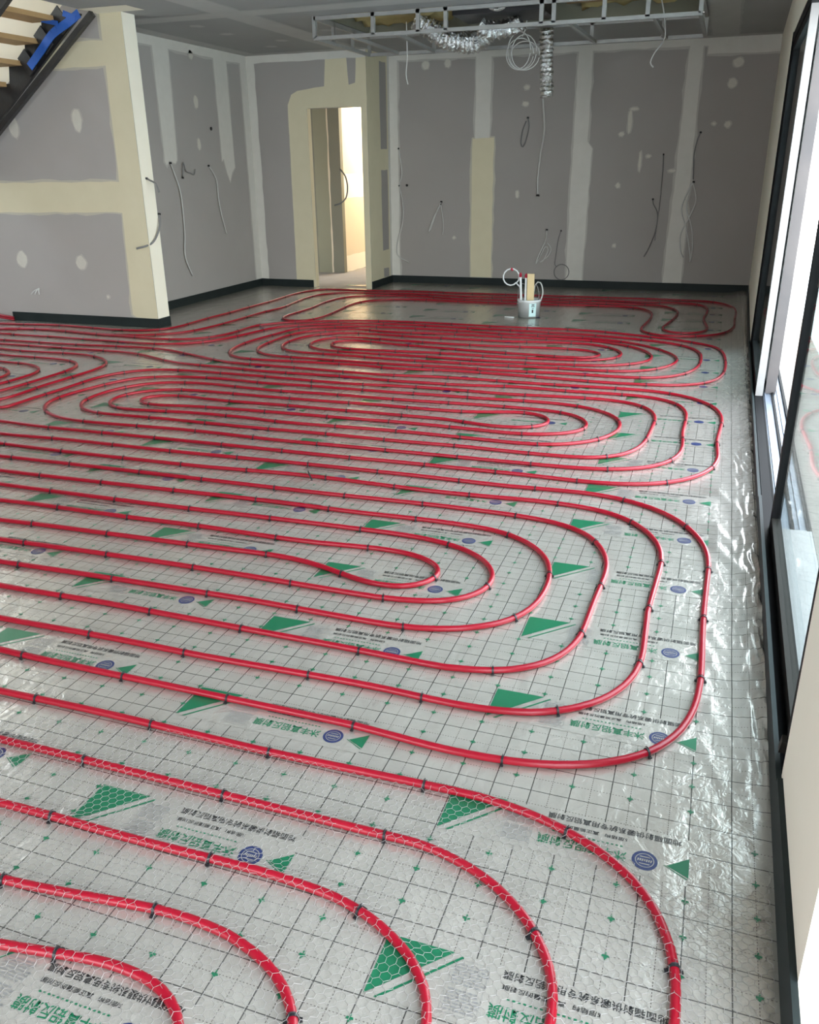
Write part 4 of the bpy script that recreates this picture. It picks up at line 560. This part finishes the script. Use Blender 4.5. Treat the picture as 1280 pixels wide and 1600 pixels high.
# ---------------------------------------------------------------- red heating pipes
PR = .0108
def parse(s): return [tuple(float(a)/1000 for a in p.split(',')) for p in s.split()]
GROUPS = [
 ('far', ['far'], 'red heating pipe looping near the back wall, snaking around the white bucket'),
 ('back', ['back'], 'red heating pipe coiled in the long oval in front of the white bucket'),
 ('mid', ['mid'], 'red heating pipe of the middle oval coil reaching the parked glass doors'),
 ('front', ['front'], 'red heating pipe of the large nearer coil, six nested bends beside nearest glass panel'),
 ('side', ['w1', 'w2', 'w3', 'w4'], 'red heating pipe with nested bends at the left, in front of the stair partition'),
 ('near', ['p1', 'p2', 'p3', 'p4', 'p5'], 'red heating pipe in five wide arcs under the wire netting in the foreground'),
]
ALL = []; clips = []
for gname, keys, label in GROUPS:
    b = MB()
    for kx in keys:
        P = parse(PIPES[kx]); Q = spline(P, .035)
        z = PR+.001
        b.tube([(x, y, z) for x, y in Q], PR, 'pipe', n=10)
        ALL.append(Q)
        d = np.r_[0, np.cumsum(np.hypot(*np.diff(Q, axis=0).T))]
        s = random.uniform(.1, .3)
        while s < d[-1]-.05:
            x, y = np.interp(s, d, Q[:, 0]), np.interp(s, d, Q[:, 1])
            x2, y2 = np.interp(s+.01, d, Q[:, 0]), np.interp(s+.01, d, Q[:, 1])
            clips.append((x, y, math.atan2(y2-y, x2-x), gname)); s += random.uniform(.38, .47)
    o = b.build('heating_pipe'); tag(o, label, 'pipe')
# bundle of pipe rising behind the left end of the stair foam
b = MB()
for i in range(4):
    dz = .012+.022*(i//2); dy = .024*(i % 2)
    b.tube(spline([(-8.9, 7.40+dy, dz), (-8.0, 7.46+dy, dz+.02), (-7.62, 7.49+dy, dz+.035), (-7.40, 7.53+dy, dz+.01), (-7.34, 7.545+dy*.3, dz)], .05), PR, 'pipe', n=8)
tag(b.build('pipe_bundle'), 'tight bundle of red pipes beside the left end of the black foam strip', 'pipe')

# ---------------------------------------------------------------- pipe clips
def clip_mesh():
    b = MB(); R = PR+.0022; w = .0032; n = 10
    vs = []; fs = []
    for i in range(n+1):
        a = math.radians(-25+230*i/n)
        for r in (PR+.0003, R):
            for s in (-w, w): vs.append((s, r*math.cos(a), PR+.001+r*math.sin(a)))
    for i in range(n):
        k = i*4
        fs += [(k+2, k+3, k+7, k+6), (k, k+4, k+5, k+1), (k, k+2, k+6, k+4), (k+1, k+5, k+7, k+3)]
    fs += [(0, 1, 3, 2), (n*4, n*4+2, n*4+3, n*4+1)]
    b.add(vs, fs, 'black')
    for s in (-1, 1):                         # barbed feet going into the board
        b.box(-.003, .003, s*R-.0025, s*R+.0025, -.004, .010, 'black')
        b.box(-.0045, .0045, s*(R+.003)-.003, s*(R+.003)+.003, .003, .0065, 'black')
    b.tube([(0, R*.55*math.cos(t), PR+.001+R+.0015+.003*math.sin(t)) for t in (0, .8, 1.6, 2.4, 3.14)], .0013, 'black', n=5)
    return b
cb_ = clip_mesh(); proto = cb_.build('pipe_clip')
CF, CR, CU = fw, r2, u2
def visible(x, y):
    d = Vector((x, y, -CAM_H)); f = d.dot(CF)
    if f < .3: return False
    return abs(d.dot(CR)/f*1324.36) < 660 and abs(d.dot(CU)/f*1324.36) < 815 and not (y > YP and x < XP)
inv = sorted([c for c in clips if visible(c[0], c[1])], key=lambda c: math.hypot(c[0], c[1]))
names = dict(far='black clip on the red loop around the white bucket', back='black clip on the red oval coil in front of the bucket',
  mid='black clip on the middle red oval coil', front='black clip on the large nearer red coil, six nested bends',
  side='black clip on the red bends by the stair wall', near='black clip on a foreground red arc under wire netting')
grp = dict(far='clips on the far pipe loop', back='clips on the back oval coil', mid='clips on the middle oval coil', front='clips on the large nearer coil', side='clips on the left bends', near='clips on the foreground arcs')
for i, (x, y, a, g) in enumerate(inv[:300]):
    o = proto if i == 0 else proto.copy()
    if i: COL.objects.link(o)
    o.location = (x, y, 0); o.rotation_euler = (0, 0, a+random.uniform(-.12, .12))
    d = Vector((x, y, -CAM_H)); k_ = d.dot(CR)/d.dot(CF)
    side_ = 'left part' if k_ < -.16 else ('middle' if k_ < .16 else 'right end')
    tag(o, names[g]+', '+side_, 'clip', grp[g]+', '+side_)
rest = inv[300:]
if rest:
    b = MB()
    base = [Vector(v) for v in cb_.v]
    for x, y, a, g in rest:
        Mx = Matrix.Translation((x, y, 0)) @ Matrix.Rotation(a, 4, 'Z')
        b.add([Mx @ v for v in base], cb_.f, 'black')
    tag(b.build('pipe_clip'), 'scatter of tiny black clips on the far red pipe coils', 'clip', None, 'stuff')

# ---------------------------------------------------------------- wire netting over the near pipes
near = np.concatenate([q_[(q_[:, 1] < 2.1)] for q_ in ALL])
def netz(x, y):
    d = np.sqrt(((near-[x, y])**2).sum(1).min())
    return .0035+.0205*math.exp(-(d/.030)**2)
def edge(x):
    return float(np.interp(x, [-4, -1.95, -1.74, -1.3, -.76, -.4, -.1, .08, .31], [1.4, 1.55, 1.66, 1.70, 1.695, 1.72, 1.66, 1.56, 1.66]))
b = MB(); ax, ay = .0118, .0235            # hexagons about 27 mm across, stretched along the roll
idx = {}; nodes = []; edges = []
def nd(i, j, k):
    key = (i, j, k)
    if key not in idx:
        x = -2.6+i*ax+(0 if k == 0 else 0); idx[key] = len(nodes); nodes.append(key)
    return idx[key]
def pos(i, j):                              # zigzag rows: node height alternates, rows joined by short twists
    x = -3.0+i*ax; up_ = ((i+j) % 2)
    y = .45+j*.0172+(.0052 if up_ else -.0014)
    return x, y
NI, NJ = int(3.29/ax), int(1.35/.0172)
Z = {}
def pz(i, j):
    if (i, j) not in Z:
        x, y = pos(i, j); x += .002*noise.noise(Vector((x*6, y*6, 0))); y += .006*noise.noise(Vector((x*3, y*3, 5)))
        Z[(i, j)] = (x, y, netz(x, y), y < edge(x) and x < XW(y)-.015)
    return Z[(i, j)]
def seg(a, c, r):
    if not (a[3] and c[3]): return
    p, q2 = Vector(a[:3]), Vector(c[:3]); d = (q2-p).normalized(); s = d.cross(Vector((0, 0, 1))).normalized()*r; u = Vector((0, 0, r))
    vs = [p+u, p+s*.87-u*.5, p-s*.87-u*.5, q2+u, q2+s*.87-u*.5, q2-s*.87-u*.5]
    b.add(vs, [(0, 1, 4, 3), (1, 2, 5, 4), (2, 0, 3, 5)], 'wire', True)
for j in range(NJ):
    for i in range(NI):
        A = pz(i, j); B = pz(i+1, j); seg(A, B, .00050)
        if (i+j) % 2: seg(A, pz(i, j+1), .00062)
tag(b.build('wire_netting'), 'fine hexagonal wire netting laid over the nearest pipes and foil', 'netting')

# ---------------------------------------------------------------- bucket with pipes
bx, by = -1.90, 9.30
t = thing('bucket', 'white plastic bucket standing on the bare foil at the back of the room', 'bucket', (bx, by, 0))
b = MB(); b.lathe([(0, .006), (.114, .006), (.116, .002), (.122, .165), (.130, .167), (.130, .185), (.122, .188), (.118, .18), (.112, .012), (0, .012)], 'white', (bx, by), 36); b.build('body', t)
b = MB(); n_ = 8
vs = [(bx+.1225*math.cos(a)*(.955+.05*z/.16), by+.1225*math.sin(a)*(.955+.05*z/.16), z) for z in (.015, .155) for a in [math.radians(-78+38*i/n_) for i in range(n_+1)]]
b.add(vs, [(i, i+1, n_+2+i, n_+1+i) for i in range(n_)], 'cyan', True)
def onb(a0, a1, z0, z1, m, r=.1245):
    vs = [(bx+r*math.cos(math.radians(a))*(.955+.05*z/.16), by+r*math.sin(math.radians(a))*(.955+.05*z/.16), z) for z in (z0, z1) for a in (a0, (a0+a1)/2, a1)]
    b.add(vs, [(0, 1, 4, 3), (1, 2, 5, 4)], m)
onb(-66, -52, .135, .145, 'black'); onb(-68, -50, .12, .127, 'black'); onb(-64, -54, .10, .106, 'black'); onb(-64, -56, .055, .09, 'black')
b.build('label', t)
b = MB(); b.tube([(bx+.128*math.cos(a), by+.128*math.sin(a), .17-.03*math.sin((a-2.0)*1.4)) for a in np.linspace(2.0, 4.2, 12)], .003, 'white', n=6); b.build('handle', t)
b = MB(); b.bar((bx+.015, by-.01, .01), (bx+.012, by-.02, .455), .012, .075, 'plank', (1, 0, 0)); tag(b.build('timber_offcut'), 'pale pine offcut standing upright in the white bucket', 'wood')
for pts, lab in (([(bx-.085, by-.03, .02), (bx-.09, by-.03, .25), (bx-.10, by-.03, .43)], 'taller white pipe stub with a red cap in the bucket, nearest the pipe ring'),
                 ([(bx-.045, by+.0, .02), (bx-.045, by+.0, .25), (bx-.045, by+.0, .42)], 'white pipe stub with a red cap beside the upright pine offcut')):
    o = thing('pipe_stub', lab, 'pipe', pts[0])
    m = MB(); m.tube(spline(pts, .05), .012, 'white', n=10); m.build('tube', o)
    m = MB(); e = pts[-1]; m.tube([(e[0], e[1], e[2]-.01), (e[0], e[1], e[2]+.02), (e[0]+.01, e[1], e[2]+.026)], .0155, 'redcap', n=10); m.build('cap', o)
o = thing('pipe_ring', 'ring of looped white pipe with a red tip leaning out of the bucket', 'pipe', (bx-.1, by-.02, .02))
m = MB(); m.tube(spline([(bx-.08, by-.02, .05), (bx-.09, by-.02, .28)]+[(bx-.20+.085*math.cos(a), by-.02-.01*a, .42+.085*math.sin(a)) for a in np.linspace(-.9, 5.6, 16)], .03), .0075, 'white', n=8); m.build('tube', o)
m = MB(); m.tube([(bx-.205, by-.035, .505), (bx-.195, by-.035, .50), (bx-.185, by-.035, .485)], .013, 'redcap', n=8); m.build('cap', o)
for k, (x1, z1, col_, lab) in enumerate(((.15, .33, 'cable', 'white pipe arching out of the bucket to the right of the pine offcut'), (.11, .30, 'cable_grey', 'thin grey cable loop on the right inside the bucket'), (-.02, .31, 'cable_grey', 'thin grey cable loop between the pipe stubs and the pine offcut'))):
    m = MB(); m.tube(spline([(bx+x1-.12, by+.03, .10), (bx+x1-.10, by+.03, z1), (bx+x1-.04, by+.02, z1+.03), (bx+x1-.03+.02, by+.02, z1-.08), (bx+min(x1-.03, .10), by+.01, .12)], .03), .007 if col_ == 'cable' else .005, col_, n=7); tag(m.build('cable'), lab, 'cable')
b = MB(); b.tube([(bx-.235, by-.14, .008), (bx-.13, by-.15, .008)], .006, 'white', n=8); tag(b.build('plastic_stick'), 'small white plastic stick lying on the foil left of the bucket', 'stick')

# ---------------------------------------------------------------- open ceiling bay: frame, ducts, unit
t = thing('ceiling_frame', 'galvanised steel stud frame of the dropped bulkhead under the open ceiling', 'frame', (BX0, BY0, BZ))
def part_bar(nm, p, q2, w, h, m='galv', **k):
    b = MB(); b.bar(p, q2, w, h, m, **k); return b.build(nm, t)
for y in (BY0, BY1):
    for z in (BZ, CZ-.02): part_bar('rail', (BX0, y, z), (BX1, y, z), .03, .032)
for x in (BX0, BX1):
    for z in (BZ, CZ-.02): part_bar('rail', (x, BY0, z), (x, BY1, z), .03, .032)
for x in (-3.96, -3.35, -2.90, -2.63, -1.74, -1.63, -1.19, -.82, -.385): part_bar('stud', (x, BY0, BZ), (x, BY0, CZ), .03, .036, upv=(1, 0, 0))
for x in (-3.96, -3.2, -1.5, -.79, -.385): part_bar('stud', (x, BY1, BZ), (x, BY1, CZ), .03, .034, upv=(1, 0, 0))
for y in (9.0, 9.5): part_bar('stud', (BX0, y, BZ), (BX0, y, CZ), .034, .03, upv=(1, 0, 0))
for x0, x1 in ((-3.58, -3.62), (-3.12, -3.2), (-1.49, -1.46), (-.765, -.757)): part_bar('joist', (x0, BY0, BZ), (x1, BY1, BZ), .03, .03)
# cavity contents
b = MB(); b.box(-2.62, -1.76, 8.72, 9.30, 2.84, 3.2, 'black'); tag(b.build('air_unit'), 'black air conditioning unit inside the open ceiling bay', 'air conditioner')
def duct(nm, pts, rad, lab, ridge=.012, n=18, step=.022):
    Q = spline(pts, step); rr = []
    for i in range(len(Q)):
        rr.append((rad(i/len(Q)) if callable(rad) else rad)+ridge*(.5 if i % 2 else -.5)+.006*noise.noise(Vector((i*.7, 0, len(nm)))))
    b = MB(); b.tube(Q, rr, 'ducting', n=n, smooth=False)
    b.v = [tuple(Vector(v)+Vector((noise.noise(Vector(v)*22), noise.noise(Vector(v)*22+Vector((9, 0, 0))), noise.noise(Vector(v)*22+Vector((0, 9, 0)))))*.014) for v in b.v]
    return tag(b.build(nm), lab, 'duct')
duct('flexible_duct', [(-1.95, 9.88, 2.84), (-1.945, 9.9, 2.6), (-1.935, 9.9, 2.4), (-1.925, 9.9, 2.20)], .068, 'crinkled silver duct hanging straight down from the bulkhead in front of the back wall')
duct('flexible_duct', [(-3.2, 9.35, 2.93), (-3.0, 9.42, 2.80), (-2.82, 9.44, 2.72), (-2.58, 9.44, 2.70), (-2.46, 9.44, 2.78)], .095, 'baggy silver foil duct sagging through the left of the bulkhead frame', .02)
duct('flexible_duct', [(-2.42, 8.98, 2.76), (-2.3, 8.98, 2.73), (-2.12, 9.0, 2.75), (-2.02, 9.0, 2.80)], .075, 'bright silver foil duct under the black air unit', .02)
b = MB()
for i in range(3): b.tube([(-2.18+.10*math.cos(a), 8.70, 2.93+.075*math.sin(a)-.0*i) for a in np.linspace(0, 6.28, 24)][:24], .012, 'ducting', n=6); 
b.v = [(x, y-.02*(i//(24*6)), z) for i, (x, y, z) in enumerate(b.v)]
tag(b.build('duct_collar'), 'round silver collar on the front of the black air unit', 'duct collar')
for (x0, x1, y0, y1, z0, z1, m_, lab) in ((-3.9, -2.95, 9.0, 9.9, 2.98, 3.2, 'batt', 'yellow insulation batts in the left half of the open ceiling bay'), (-1.6, -.45, 9.2, 9.9, 3.02, 3.2, 'batt', 'yellow insulation above the right half of the ceiling bay')):
    b = MB(); k = 14
    vs = [(x0+(x1-x0)*i/k, y0+(y1-y0)*j/k, z0+.07*noise.noise(Vector((i*.6, j*.6, x0)))) for j in range(k+1) for i in range(k+1)] + [(x0+(x1-x0)*i/k, y0+(y1-y0)*j/k, z1) for j in range(k+1) for i in range(k+1)]
    nn = (k+1)**2; fs = []
    for j in range(k):
        for i in range(k): a = j*(k+1)+i; fs += [(a, a+k+1, a+k+2, a+1), (nn+a, nn+a+1, nn+a+k+2, nn+a+k+1)]
    for i in range(k):
        fs += [(i, i+1, nn+i+1, nn+i), (k*(k+1)+i+1, k*(k+1)+i, nn+k*(k+1)+i, nn+k*(k+1)+i+1), ((i+1)*(k+1), i*(k+1), nn+i*(k+1), nn+(i+1)*(k+1)), (i*(k+1)+k, (i+1)*(k+1)+k, nn+(i+1)*(k+1)+k, nn+i*(k+1)+k)]
    b.add(vs, fs, m_, True); tag(b.build('insulation_batt'), lab, 'insulation')
b = MB(); b.box(-1.62, -.45, 9.1, 9.14, 2.93, 3.12, 'ply'); tag(b.build('plywood_strip'), 'brown timber board in the right half of the open ceiling bay', 'wood')
b = MB(); b.tube(spline([(-1.62, 8.8, 3.08), (-1.3, 8.8, 3.0), (-1.05, 8.8, 3.06), (-.9, 8.8, 3.12)], .05), .018, 'blue', n=8); tag(b.build('blue_pipe'), 'blue pipe end crossing the ceiling bay beside the yellow insulation', 'pipe')

# ---------------------------------------------------------------- cables and rough-ins
def cable(lab, pts, r=.006, m='cable', tip=True, nm='cable'):
    t = thing(nm, lab, 'cable', pts[0])
    b = MB(); b.tube(spline(pts, .03), r, m, n=6); b.build('sheath', t)
    if tip:
        b = MB(); p = Vector(pts[0]); b.tube([p+Vector((0, .004, .006)), p+Vector((0, 0, -.012))], r*1.9, 'black', n=7); b.build('knot', t)
    return t
Wl = lambda pts, d=.02: [(x, YB-d-(.006 if i % 2 else 0), z) for i, (x, z) in enumerate(pts)]
cable('thin white cable hanging at the back corner, right of the doorway, upper one', Wl([(-4.29, 1.77), (-4.25, 1.55), (-4.25, 1.42), (-4.29, 1.30)]))
cable('white cable below the upper one at the back corner, curling towards the floor', Wl([(-4.29, 1.30), (-4.24, 1.1), (-4.235, .9), (-4.26, .75), (-4.34, .49), (-4.31, .36), (-4.16, .28)]))
cable('short doubled cable tied slanting on the back wall right of the doorway', Wl([(-3.68, 1.09), (-3.73, .98), (-3.78, .90), (-3.86, .70), (-3.83, .74), (-3.76, .92), (-3.72, 1.02)]), .008)
cable('single cable hanging straight beside the slanting tied pair', Wl([(-3.69, 1.06), (-3.66, .92), (-3.65, .78), (-3.655, .66)]), .006)
cable('small tied cable hank high on the back wall left of the silver duct', Wl([(-2.52, 2.10), (-2.50, 2.0), (-2.53, 1.85), (-2.57, 1.76), (-2.60, 1.80), (-2.58, 1.95), (-2.54, 2.06)]), .008, 'cable_grey')
cable('long pale cable running down the back wall below the hanging silver duct', Wl([(-2.35, 1.17), (-2.36, 1.35), (-2.34, 1.65), (-2.30, 1.95), (-2.33, 2.25), (-2.37, 2.6), (-2.36, 2.85)]), .012)
cable('bundle of white cable folded low on the back wall left of the thin loop', Wl([(-2.21, .74), (-2.22, .60), (-2.30, .42), (-2.34, .30), (-2.30, .36), (-2.22, .52), (-2.18, .48), (-2.24, .34), (-2.28, .32), (-2.18, .40), (-2.14, .50), (-2.2, .58)]), .008)
cable('thin dark cable ending in a loop on the back wall above the bucket', Wl([(-2.02, .73), (-2.05, .62), (-2.07, .42), (-2.08, .30)]+[(-1.985+.10*math.cos(a), .20+.10*math.sin(a)) for a in np.linspace(2.4, -4.4, 16)]), .005, 'cable_grey')
cable('dark cable knotted with two black tips between the second and third joints', Wl([(-.88, 1.12), (-.87, 1.06), (-.82, .98), (-.80, .87), (-.82, .70), (-.88, .52), (-.93, .42)]), .006, 'cable_grey')
cable('pale cable hanging straight just left of the rightmost joint on the back wall', Wl([(-.80, 1.64), (-.79, 1.4), (-.79, 1.1), (-.80, .87), (-.81, .62)]), .005, 'cable_grey')
cable('dark cable curving from a hole on the rightmost back wall joint', Wl([(-.39, 1.88), (-.42, 1.78), (-.44, 1.64), (-.43, 1.5), (-.42, 1.35)]), .007, 'cable_grey')
cable('thick hank of pale cables hanging over the rightmost wall joint', Wl([(-.41, 1.32), (-.47, 1.2), (-.52, 1.0), (-.45, .8), (-.40, .62), (-.36, .45), (-.35, .36), (-.34, .55), (-.38, .8), (-.46, 1.0), (-.45, 1.2), (-.42, 1.3), (-.36, 1.1), (-.42, .9), (-.50, .7), (-.48, .5), (-.44, .42)]), .008)
for x, z in ((-4.18, 1.30), (-.36, 1.27), (-.79, .87), (-.86, 1.05), (-2.56, 1.95), (-2.6, 1.76)):
    pass
b = MB(); b.tube([(-4.18, YB-.001, 1.30), (-4.18, YB-.014, 1.30)], .016, 'black', n=10); tag(b.build('cable_hole'), 'small black cable tail in a hole right of the back corner joint', 'cable')
LW = lambda pts: [(XL+.02+(.006 if i % 2 else 0), y, z) for i, (y, z) in enumerate(pts)]
cable('long pale cable hanging from the foot of the nearer joint on the left wall', LW([(9.03, 1.61), (9.16, 1.29), (9.17, .86), (9.12, .57), (9.24, .33)]), .008)
cable('short curled dark cable beside the nearer joint of the left wall', LW([(9.25, 1.45), (9.28, 1.61), (9.33, 1.52), (9.40, 1.50), (9.50, 1.48), (9.52, 1.54)]), .007, 'cable_grey')
cable('pale cable hanging in the middle of the left wall between its two joints', LW([(9.84, 1.58), (9.98, 1.42), (10.0, 1.2), (10.03, 1.0), (10.12, .76)]), .007)
b = MB(); b.tube([(XL+.001, 10.0, 2.0), (XL+.012, 10.0, 2.0)], .02, 'black', n=10); tag(b.build('cable_hole'), 'black hole plug high on the left wall near the farther joint', 'cable')
ex = XP+.004
cable('upper short dark cable poking from the cream end face of the stair partition', [(ex, 7.66, 1.46), (ex+.04, 7.66, 1.44), (ex+.10, 7.66, 1.41), (ex+.13, 7.66, 1.33)], .009, 'cable_grey')
cable('lower dark cable bent outward across the end face of the stair partition', [(ex, 7.80, 1.12), (ex+.03, 7.76, 1.04), (ex+.02, 7.70, .92), (ex+.0, 7.60, .84), (ex-.12, 7.52, .80)], .010, 'cable_grey')
b = MB()
for a in (-.5, 0, .6): b.tube(spline([(-6.94, YP-.002, .36), (-6.95+.05*a, YP-.04, .34), (-6.97+.1*a, YP-.05, .30)], .02), .006, 'cable', n=6)
tag(b.build('cable_tails'), 'cluster of short white wire tails low on the stair partition', 'cable')
cable('dark cable bowing out of the hall wall seen through the doorway', [(-4.86, 11.08, 1.52), (-4.78, 11.06, 1.43), (-4.745, 11.04, 1.3), (-4.77, 11.04, 1.17), (-4.85, 11.05, 1.10), (-4.95, 11.06, 1.07)], .011, 'cable_grey', tip=False)
# cables hanging from the bulkhead
t = thing('cable_coil', 'coil of white cable hanging from the bulkhead left of the hanging silver duct', 'cable', (-2.2, 9.5, 2.6))
b = MB()
for k in range(4): b.tube([(-2.13+.045*(k % 2)+(.115+.012*k)*math.cos(a), 9.42+.02*k, 2.60-.015*k+(.165-.012*k)*math.sin(a)) for a in np.linspace(0, 6.1, 30)], .005, 'cable', n=6)
b.build('loops', t)
b = MB(); b.tube(spline([(-2.1, 9.42, 2.72), (-2.05, 9.36, 2.80), (-2.03, 9.27, 2.87)], .03), .006, 'cable', n=6); b.build('tail', t)
cable('single white cable hanging from the left part of the bulkhead frame', [(-3.27, 9.3, 2.33), (-3.29, 9.3, 2.42), (-3.275, 9.3, 2.6), (-3.28, 9.3, 2.9)], .006, tip=False)
cable('hooked white cable dangling from the right part of the bulkhead frame', [(-.80, 9.3, 2.38), (-.83, 9.3, 2.42), (-.80, 9.3, 2.50), (-.72, 9.3, 2.62), (-.74, 9.3, 2.8), (-.78, 9.2, 2.96)], .006, tip=False)
# small bits lying on the foil
for lab, pts, r, m_ in (('small black cable tie lying across the pipes left of the middle of the large coil', [(-1.95, 3.86, .026), (-1.87, 3.74, .026)], .004, 'black'),):
    b = MB(); b.tube(pts, r, m_, n=6); tag(b.build('cable_tie'), lab, 'tie')
